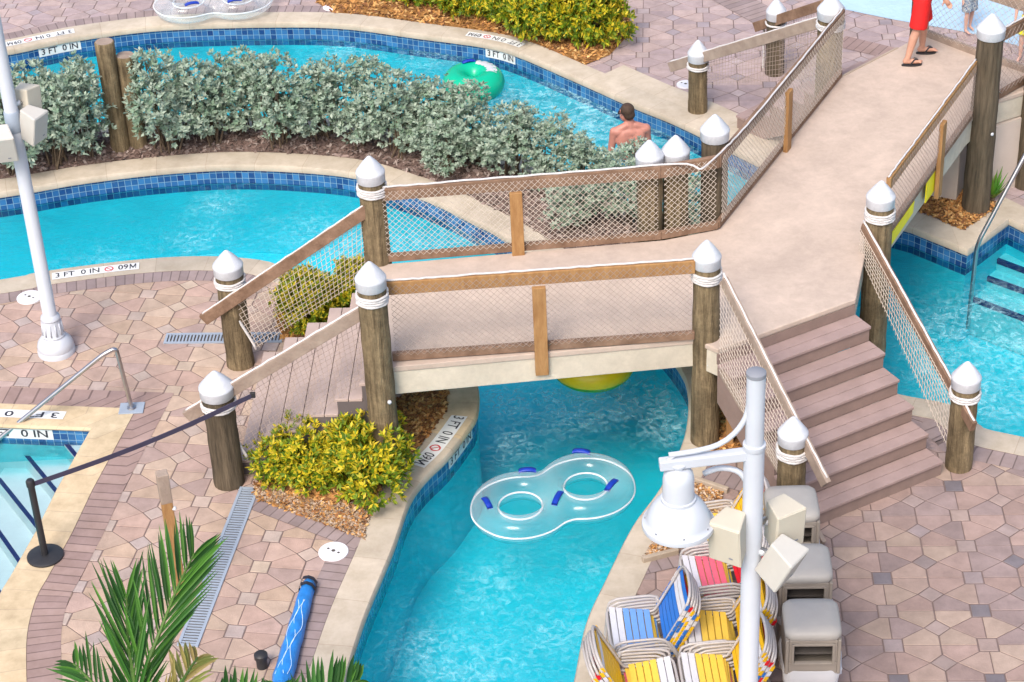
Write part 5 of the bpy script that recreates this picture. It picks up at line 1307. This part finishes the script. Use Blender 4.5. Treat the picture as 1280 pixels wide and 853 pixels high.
BL = [[(0, 0, .86, .33, .36), (.26, .08, .66, .25, .30), (-.24, -.06, .70, .27, .32), (.08, -.18, .42, .26, .22), (-.1, .1, 1.08, .16, .18), (0, -.02, .38, .36, .22)],
      [(0, 0, .72, .31, .36), (-.28, .05, .74, .25, .34), (.27, -.05, .58, .26, .28), (.07, .10, 1.0, .20, .26), (-.15, -.2, .36, .24, .2), (.1, 0, .40, .34, .22)],
      [(0, 0, .60, .34, .30), (.22, .06, .92, .22, .30), (-.22, 0, .80, .23, .32), (-.05, -.17, .40, .30, .20), (.05, .1, 1.05, .14, .2), (.1, .0, .36, .34, .2)]]
spots = [(20, 218, 1.12, 'silver shrub at the left edge behind the left lamp post'), (72, 205, 1.12, 'silver shrub just right of the left lamp post'), (108, 196, 1.05, 'silver shrub touching the taller cut off piling on its left'),
         (212, 190, 1.08, 'silver shrub touching the shorter cut off piling on its right'), (262, 182, 0.98, 'low spreading silver shrub in front of a gap, second right of the cut pilings'), (303, 172, 0.93, 'open silver shrub with bare twigs, third right of the cut pilings'), (352, 183, 1.00, 'silver shrub above the widest purple mulch'),
         (402, 180, 0.92, 'silver shrub left of the piling tip at the far left bridge corner'), (452, 186, 0.92, 'silver shrub above the far left bridge piling'), (500, 198, 0.94, 'silver shrub left of the green swim ring'), (545, 203, 0.88, 'silver shrub standing right in front of the green swim ring'), (592, 212, 0.84, 'silver shrub below and right of the green swim ring'),
         (640, 226, 0.80, 'silver shrub midway between green ring and bathing man'), (690, 238, 0.76, 'silver shrub behind the far railing left of the bathing man'), (742, 252, 0.64, 'silver shrub just in front of the bathing man'), (790, 280, .80, 'silver shrub seen through the net left of the paired pilings'), (855, 300, .72, 'small silver shrub seen through the net right of the paired pilings'), (720, 292, .6, 'low silver shrub seen through the far net above the mulch'), (560, 222, .62, 'low silver shrub at the front of the hedge under the tall ones')]
for i, (px, py, sc_, lab) in enumerate(spots):
    p = g2(px, py); k = i % 3
    if len(SIL) <= k: o = plant_proto('silver_shrub', BL[k], 20 + k, 720, 6, .064, .0145, pal_silver, lab, 'shrub', GS, .6, 14); SIL.append(o)
    else: o = copy_tree(SIL[k])
    tag(o, lab, 'shrub', GS); o.location = (p.x, p.y, .06); o.rotation_euler = (0, 0, i * 2.4); o.scale = (.36 + sc_ * .74, .36 + sc_ * .74, sc_)
GY = 'golden leaved bushes'
GB = [[(0, 0, .30, .44, .34), (.28, -.06, .26, .34, .28), (-.30, .03, .24, .34, .27), (.02, -.22, .20, .36, .22)], [(0, 0, .32, .42, .36), (.2, .16, .28, .34, .30), (-.22, -.12, .22, .36, .25)]]
GOLD = []
def gold(px, py, sc_, lab, k, rz=0, z=.05, sz=1.0):
    p = g2(px, py)
    if len(GOLD) <= k: o = plant_proto('golden_bush', GB[k], 40 + k, 1150, 8, .072, .0125, pal_gold, lab, 'bush', GY, .75, 12, .009); GOLD.append(o)
    else: o = copy_tree(GOLD[k])
    tag(o, lab, 'bush', GY); o.location = (p.x, p.y, z); o.rotation_euler = (0, 0, rz); o.scale = (sc_, sc_, sc_ * sz)
gold(388, 594, .90, 'golden bush at the front beside the left stairs, left one of the front pair', 0, .3)
gold(462, 603, 1.03, 'golden bush at the front beside the river coping, right one of the front pair', 1, 1.2, sz=1.05)
gold(428, 572, .74, 'green golden bush tucked behind the front pair against the tall piling', 1, 2.6, sz=1.05)
gold(386, 406, .76, 'golden bush between the far stair rail and the lower channel', 0, 2.0, sz=1.25)
gold(446, 388, .66, 'smaller golden bush beside the far left bridge piling', 1, .6, sz=1.3)
for i, (px, py, s_, lab) in enumerate(((522, 0, .9, 'leftmost green golden bush of the hedge at the top edge'), (562, 7, .95, 'second bush from the left in the hedge at the top edge'), (602, 19, .95, 'hedge bush directly above the far depth plate'), (645, 30, 1.0, 'hedge bush right of the far depth plate'), (686, 42, 1.0, 'second bush from the right in the hedge at the top edge'), (732, 52, 1.08, 'rightmost yellow tipped bush ending the hedge at the top edge'))):
    gold(px, py, s_, lab, i % 2, i * 1.7, sz=1.35)
gold(592, -8, 1.0, 'back row hedge bush at the top edge left of the middle', 0, 1.0, sz=1.35); gold(680, 5, 1.1, 'back row hedge bush at the top edge right of the middle', 1, 2.0, sz=1.35)
# young spiky plant in the pool planter
p = g2(1240, 252); root = empty('spiky_plant', (p.x, p.y, .03), 'small bright green upright plant beside the tall dark piling', 'plant'); rnd = random.Random(5); m = MB()
for i in range(26):
    a = rnd.uniform(0, 6.28); e = rnd.uniform(.15, .8); d = Vector((math.cos(a) * math.sin(e), math.sin(a) * math.sin(e), math.cos(e))); sd = Vector((-math.sin(a), math.cos(a), 0)); l = rnd.uniform(.2, .42); w_ = .022; c = (rnd.uniform(.10, .2), rnd.uniform(.24, .36), .04)
    m.add([sd * .008, -sd * .008, d * l * .5 + sd * w_, d * l * .5 - sd * w_, d * l], [(0, 1, 3, 2), (2, 3, 4)], c)
m.build('leaves', M['leaf'], root); m = MB(); m.lathe([(.03, -.03), (.035, .04), (.015, .08), (0, .09)], n=10); m.build('crown', M['stem'], root)
# ------------------------------------------------------------------ palm in front of the terrace
cz = 3.0; pc_ = G(172, 905, cz); PX, PY = pc_.x, pc_.y
root = empty('palm_tree', (PX, PY, 0), 'green palm whose fronds rise over the lower left edge', 'palm tree'); rnd = random.Random(11)
m = MB(); prof = []
for i in range(40):
    t = i / 39; prof.append((.13 - .035 * t + (.012 if i % 2 else 0), cz * .97 * t))
m.lathe(prof + [(.05, cz)], n=16); m.build('trunk', M['stem'], root)
def frond(pts, Lf, n, wmax, droop, name='frond', cols=((.022, .08, .013), (.036, .125, .018), (.075, .205, .026)), fan=.7, dens=1.0, side_bias=0.0):
    pts = cr([Vector(p) - Vector((PX, PY, 0)) for p in pts], .03); N = len(pts); m = MB(); m.tube(pts, [.018 * (1 - .8 * i / N) + .003 for i in range(N)], 6, (.13, .24, .05))
    for i in range(n):
        t = (.10 + .9 * i / (n - 1)); k = min(N - 2, int(t * (N - 1))); p = pts[k]; d = (pts[k + 1] - pts[max(0, k - 1)]).normalized()
        viewd = (CAM - (p + Vector((PX, PY, 0)))).normalized(); sd0 = d.cross(viewd).normalized()
        for s_ in (-1, 1):
            l = Lf * (math.sin(math.pi * (.12 + .80 * t)) ** .6) * rnd.uniform(.85, 1.1); up = Vector((0, 0, 1)); dirv = (sd0 * s_ * fan + d * (.55 + .5 * t) + up * .28 + viewd * rnd.uniform(-.2, .2)).normalized()
            q = [p]; dd = dirv.copy()
            for j in range(4): q.append(q[-1] + dd * l / 4); dd = (dd + Vector((0, 0, -droop * (j + 1) * .25)) + Vector((rnd.uniform(-.03, .03),) * 3)).normalized()
            col = rnd.choice(cols); f = rnd.uniform(.8, 1.2); col = tuple(x * f for x in col); vs_ = []; ws = (.35, .85, 1.0, .7, .04); nv = dirv.cross(viewd).normalized()
            for a, wv in zip(q, ws): vs_ += [a + nv * wmax * wv, a - viewd * wmax * .5 * wv, a - nv * wmax * wv]
            m.add(vs_, [f_ for j in range(4) for f_ in ((3 * j, 3 * j + 1, 3 * j + 4, 3 * j + 3), (3 * j + 1, 3 * j + 2, 3 * j + 5, 3 * j + 4))], col)
    m.build(name, M['palm'], root)
def PP(px, py, z): return G(px, py, z)
cr0 = Vector((PX, PY, cz - .03))
frond([cr0, PP(178, 850, cz + .22), PP(200, 790, cz + .45), PP(222, 735, cz + .58), PP(243, 692, cz + .62)], .58, 27, .012, .06, fan=.46)
frond([cr0, PP(168, 860, cz + .25), PP(160, 800, cz + .42), PP(158, 745, cz + .5)], .60, 18, .012, .03, fan=.30)
frond([cr0, PP(140, 880, cz + .18), PP(112, 850, cz + .25), PP(92, 830, cz + .22)], .36, 11, .013, .2, fan=.5)
frond([cr0, PP(215, 880, cz + .2), PP(232, 845, cz + .25), PP(247, 822, cz + .2)], .30, 18, .013, .2, cols=((.30, .25, .07), (.22, .24, .06), (.35, .27, .10)), fan=.6)
for a in range(4):
    t = R(215 + a * 38); l = 1.1; frond([cr0, cr0 + Vector((math.cos(t) * .35, math.sin(t) * .35 - .2, .3)), cr0 + Vector((math.cos(t) * .8, math.sin(t) * .8 - .35, .2)), cr0 + Vector((math.cos(t) * l, math.sin(t) * l - .5, -.25))], .45, 22, .016, .3)
# second palm, to the right of the first and lower
cz2 = 2.6; pc2 = G(372, 960, cz2); PX, PY = pc2.x, pc2.y
root = empty('palm_tree', (PX, PY, 0), 'second palm of which only frond tips show at the bottom edge', 'palm tree')
m = MB(); m.lathe([(.12, 0), (.10, cz2 * .5), (.085, cz2)], n=14); m.build('trunk', M['stem'], root); cr0 = Vector((PX, PY, cz2))
frond([cr0, PP(330, 930, cz2 + .2), PP(300, 885, cz2 + .28), PP(278, 868, cz2 + .22)], .36, 18, .017, .1, fan=.7)
frond([cr0, PP(372, 925, cz2 + .25), PP(395, 885, cz2 + .35), PP(425, 862, cz2 + .33), PP(450, 850, cz2 + .26)], .34, 24, .017, .12, fan=.75)
frond([cr0, PP(360, 920, cz2 + .25), PP(352, 885, cz2 + .34), PP(350, 862, cz2 + .35)], .3, 16, .016, .1, fan=.7)
for a in range(4):
    t = R(215 + a * 38); frond([cr0, cr0 + Vector((math.cos(t) * .35, math.sin(t) * .3 - .2, .25)), cr0 + Vector((math.cos(t) * .8, math.sin(t) * .7 - .3, .1)), cr0 + Vector((math.cos(t) * 1.0, math.sin(t) * .9 - .4, -.3))], .42, 18, .016, .3)
# ================================================================== PEOPLE
def blob(parts, voxel, name, m, parent, smooth=5):
    """fuse tapered limbs and ellipsoids into one continuous surface"""
    mb = MB()
    for p in parts:
        if p[0] == 'c':
            _, a, ra, b, rb = p; a, b = Vector(a), Vector(b); n = 4; pts = [a.lerp(b, i / n) for i in range(n + 1)]; rr = [ra + (rb - ra) * i / n for i in range(n + 1)]
            mb.tube(pts, rr, 12)
            for c, r in ((a, ra), (b, rb)): mb.lathe([(r * math.sin(math.pi * i / 6), -r * math.cos(math.pi * i / 6)) for i in range(7)], c, 12)
        elif p[0] == 't':
            _, pts, rr = p; mb.tube([Vector(q) for q in pts], rr, 16)
        else:
            _, c, r = p; prof = [(math.sin(math.pi * i / 10), -math.cos(math.pi * i / 10)) for i in range(11)]; vs_ = []; n = 16
            for s_, z in prof:
                for k in range(n): t = 2 * math.pi * k / n; vs_.append((c[0] + r[0] * s_ * math.cos(t), c[1] + r[1] * s_ * math.sin(t), c[2] + r[2] * z))
            mb.add(vs_, [(i * n + k, i * n + (k + 1) % n, (i + 1) * n + (k + 1) % n, (i + 1) * n + k) for i in range(10) for k in range(n)])
    o = mb.build(name, M[m], parent, smooth=True)
    a = o.modifiers.new('r', 'REMESH'); a.mode = 'VOXEL'; a.voxel_size = voxel; b = o.modifiers.new('s', 'SMOOTH'); b.iterations = smooth; b.factor = .5
    baked(o); o.data.materials.clear(); o.data.materials.append(M[m]); o.data.polygons.foreach_set('use_smooth', [True] * len(o.data.polygons)); return o
def hand(w, d, side, up=Vector((0, 0, 1))):
    """palm, four unequal curled fingers and a thumb from wrist w pointing along d"""
    w, d = Vector(w), Vector(d).normalized(); x = Vector(side).normalized(); nrm = d.cross(x).normalized(); out = [('c', w, .026, w + d * .075, .034)]
    for i, (o_, l) in enumerate(((-.027, .062), (-.009, .075), (.009, .07), (.027, .055))):
        b = w + d * .085 + x * o_; m_ = b + d * l * .55 + nrm * .008; out += [('c', b, .0105, m_, .0095), ('c', m_, .0095, m_ + (d * .7 + nrm * .6).normalized() * l * .5, .0085)]
    b = w + d * .03 - x * .03; out.append(('c', b, .012, b + (d * .6 - x * .6 + nrm * .3).normalized() * .055, .010)); return out
def head(c, turn=0.0, r=1.0):
    """skull, jaw, nose, ears, brow, mouth; faces +y turned by turn"""
    c = Vector(c); rt = Matrix.Rotation(turn, 3, 'Z'); v = lambda x, y, z: tuple(c + rt @ Vector((x, y, z)))
    return [('e', v(0, -.012, .02), (.078, .095, .10)), ('e', v(0, .03, -.055), (.056, .06, .062)), ('c', v(0, .085, -.01), .012, v(0, .105, -.03), .014), ('c', v(-.078, 0, -.005), .014, v(-.08, -.006, .022), .015), ('c', v(.078, 0, -.005), .014, v(.08, -.006, .022), .015), ('c', v(-.03, .078, .022), .012, v(.03, .078, .022), .012), ('c', v(-.022, .083, -.062), .009, v(.022, .083, -.062), .009)]
def legs(rf, lf, hipz, kz, kneef=(.04, .04)):
    out = []
    for sx, f, kf in ((1, rf, kneef[0]), (-1, lf, kneef[1])):
        hip = Vector((sx * .092, 0, hipz)); an = Vector((f[0], f[1], f[2] + .08)); kn = hip.lerp(an, .5) + Vector((0, kf, 0)); kn.z = kz + f[2]
        out += [('c', hip, .088, kn, .056), ('c', kn, .054, kn.lerp(an, .35) + Vector((0, -.012, 0)), .057), ('c', kn.lerp(an, .35) + Vector((0, -.012, 0)), .057, an, .037), ('c', an, .038, (f[0], f[1] - .03, f[2] + .035), .034), ('c', (f[0], f[1] - .03, f[2] + .035), .034, (f[0], f[1] + .10, f[2] + .028), .034), ('c', (f[0], f[1] + .10, f[2] + .028), .034, (f[0], f[1] + .165, f[2] + .02), .022)]
        for t in range(5): out.append(('c', (f[0] - sx * .028 + sx * .014 * t, f[1] + .155, f[2] + .02), .013, (f[0] - sx * .03 + sx * .0145 * t, f[1] + .195 - .008 * t, f[2] + .015), .010))
    return out
TORSO = [('e', (0, 0, .95), (.155, .112, .13)), ('e', (0, .0, 1.10), (.140, .102, .15)), ('e', (0, 0, 1.28), (.168, .112, .17)), ('e', (0, -.012, 1.385), (.165, .09, .085)), ('c', (0, -.015, 1.42), .068, (0, .0, 1.52), .055)]
def arm(sx, el, wr):
    sh = Vector((sx * .195, -.01, 1.405)); el, wr = Vector(el), Vector(wr)
    return [('c', sh, .060, sh.lerp(el, .35), .050), ('c', sh.lerp(el, .35), .050, el, .040), ('c', el, .041, el.lerp(wr, .3), .041), ('c', el.lerp(wr, .3), .041, wr, .027)]
def person(loc, rz, sc_, label):
    o = empty('person', loc, label, 'person', None, rz); o.scale = (sc_,) * 3; return o
def shorts(root, rf, lf, hem, m, top=1.0, rad=.115):
    parts = [('t', [(0, 0, .84), (0, 0, .92), (0, 0, top)], [.150, .162, .158])]
    for sx, f in ((1, rf), (-1, lf)):
        hip = Vector((sx * .085, 0, .90)); an = Vector((f[0], f[1], .08)); e = hip.lerp(an, (hip.z - hem) / (hip.z - .08)) + Vector((0, .03, 0)); parts.append(('t', [hip, hip.lerp(e, .5), e], [.112, rad * .98, rad]))
    o = blob(parts, .014, 'shorts', m, root, 3)
    for v_ in o.data.vertices: v_.co.y *= 1.0 if v_.co.z < .82 else .80 + .2 * (1.0 - min(1, (v_.co.z - .82) / .1))
    return o
# the walker in red shorts on the bridge
f1, f2 = G(1138, 82, DZ), G(1156, 67, DZ); mid = (f1 + f2) / 2; sc_ = .95
root = person((mid.x, mid.y, DZ), R(-90), sc_, 'person in red shorts and flip flops walking across the bridge')
lc = lambda p: ((-(p.y - mid.y)) / sc_, (p.x - mid.x) / sc_, (p.z - DZ) / sc_)
rf = lc(f1); lf = lc(f2); rf = (rf[0], rf[1] - .04, .028); lf = (lf[0], lf[1] - .04, .028)
hp = rail_pt(1176, 3, mid.y - .22); hl = lc(hp)
wr_ = Vector((.27, .22, hl[2] + .07)); el_ = Vector((.27, -.03, 1.13))
blob(TORSO + legs(rf, lf, .90, .47, (.03, .05)) + arm(1, el_, wr_) + hand(wr_, (0, .55, -.75), (0, .8, .55)) + arm(-1, (-.27, -.06, 1.12), (-.26, .10, .92)) + hand((-.26, .10, .92), (0, .3, -.95), (0, .95, .3)) + head((0, .01, 1.635)), .009, 'body', 'skin', root)
shorts(root, rf, lf, .50, 'red_cloth', 1.0)
blob([('t', [(0, 0, .93), (0, 0, 1.1), (0, 0, 1.28), (0, -.01, 1.42), (0, -.012, 1.47)], [.165, .155, .172, .15, .08]), ('c', (.19, -.01, 1.40), .075, (.235, -.02, 1.25), .068), ('c', (-.19, -.01, 1.40), .075, (-.235, -.02, 1.25), .068)], .014, 'shirt', 'blue_cloth', root, 3)
blob([('e', (0, -.02, 1.67), (.086, .098, .092))], .01, 'hair', 'hair', root)
for f in (rf, lf):
    m = MB(); vs_ = []; n = 20
    for z in (-.028, -.006):
        for i in range(n): t = 2 * math.pi * i / n; y = .128 * math.cos(t); vs_.append((f[0] + (.042 + .010 * y / .12) * math.sin(t), f[1] + .055 + y, f[2] + z))
    m.add(vs_, [tuple(range(n - 1, -1, -1)), tuple(range(n, 2 * n))] + [(i, (i + 1) % n, n + (i + 1) % n, n + i) for i in range(n)])
    for sx in (-1, 1): m.tube(cr([Vector((f[0], f[1] + .14, f[2] + .035)), Vector((f[0] + sx * .02, f[1] + .09, f[2] + .062)), Vector((f[0] + sx * .044, f[1] + .03, f[2] + .0))], .02), .010, 6)
    m.build('flip_flop', M['black'], root)
# the bather seen from behind
p = G(788, 207, WZ); sc_ = 1.03; ztop = height_at(p.x, p.y, 130); z0 = ztop - 1.755 * sc_
root = person((p.x, p.y, z0), R(8), sc_, 'bare backed sunburnt man standing waist deep in the upper channel')
rf, lf = (.12, 0, .02), (-.12, .05, .02)
blob(TORSO + [('e', (.085, -.055, 1.30), (.095, .06, .14)), ('e', (-.085, -.055, 1.30), (.095, .06, .14)), ('c', (-.17, -.02, 1.40), .062, (.17, -.02, 1.40), .062), ('c', (.06, -.02, 1.47), .05, (.17, -.015, 1.42), .05), ('c', (-.06, -.02, 1.47), .05, (-.17, -.015, 1.42), .05)] + legs(rf, lf, .90, .47) + arm(1, (.238, .02, 1.13), (.22, .22, 1.0)) + hand((.22, .22, 1.0), (-.2, .9, -.2), (1, .2, 0)) + arm(-1, (-.25, -.01, 1.12), (-.26, .14, .90)) + hand((-.26, .14, .90), (.1, .6, -.7), (1, 0, 0)) + head((-.03, .015, 1.635), R(62)), .009, 'body', 'skin_red', root)
blob([('e', (-.028, -.004, 1.678), (.086, .096, .086)), ('e', (-.014, -.045, 1.63), (.072, .054, .068))], .008, 'hair', 'hair', root)
o = MB(); rt = Matrix.Rotation(R(62), 3, 'Z')
for sx in (-.033, .033): q = Vector((-.03, .015, 1.645)) + rt @ Vector((sx, .094, .0)); o.box(q, (.05, .008, .034), rt)
o.box(Vector((-.03, .015, 1.652)) + rt @ Vector((-.084, .03, 0)), (.006, .13, .01), rt); o.box(Vector((-.03, .015, 1.652)) + rt @ Vector((.084, .03, 0)), (.006, .13, .01), rt); o.build('sunglasses', M['black'], root)
shorts(root, rf, lf, .55, 'aqua_cloth', 1.03)
# two children beyond the bridge
p = g2(1209, 40); root = person((p.x, p.y, .02), R(200), .56, 'small child in dark checked shorts beyond the back railing'); rf, lf = (.10, .08, .02), (-.10, -.06, .02)
blob(TORSO + legs(rf, lf, .90, .47) + arm(1, (.27, 0, 1.14), (.26, .1, .92)) + hand((.26, .1, .92), (0, .3, -1), (0, 1, .3)) + arm(-1, (-.27, 0, 1.14), (-.26, .08, .92)) + hand((-.26, .08, .92), (0, .3, -1), (0, 1, .3)) + head((0, .01, 1.64), 0), .016, 'body', 'skin_pale', root)
shorts(root, rf, lf, .55, 'check_cloth', 1.02, .13); blob([('e', (0, -.02, 1.67), (.09, .1, .095))], .014, 'hair', 'hair', root)
p = g2(1281, 76); root = person((p.x, p.y, .02), R(150), .62, 'child in yellow shorts at the right edge beyond the railing'); rf, lf = (.10, .05, .02), (-.10, -.05, .02)
blob(TORSO + legs(rf, lf, .90, .47) + arm(1, (.27, 0, 1.14), (.26, .1, .92)) + hand((.26, .1, .92), (0, .3, -1), (0, 1, .3)) + arm(-1, (-.27, 0, 1.14), (-.26, .08, .92)) + hand((-.26, .08, .92), (0, .3, -1), (0, 1, .3)) + head((0, .01, 1.64), 0), .016, 'body', 'skin_pale', root)
shorts(root, rf, lf, .60, 'yellow_cloth', 1.02, .13); blob([('e', (0, -.02, 1.67), (.09, .1, .095))], .014, 'hair', 'hair', root)
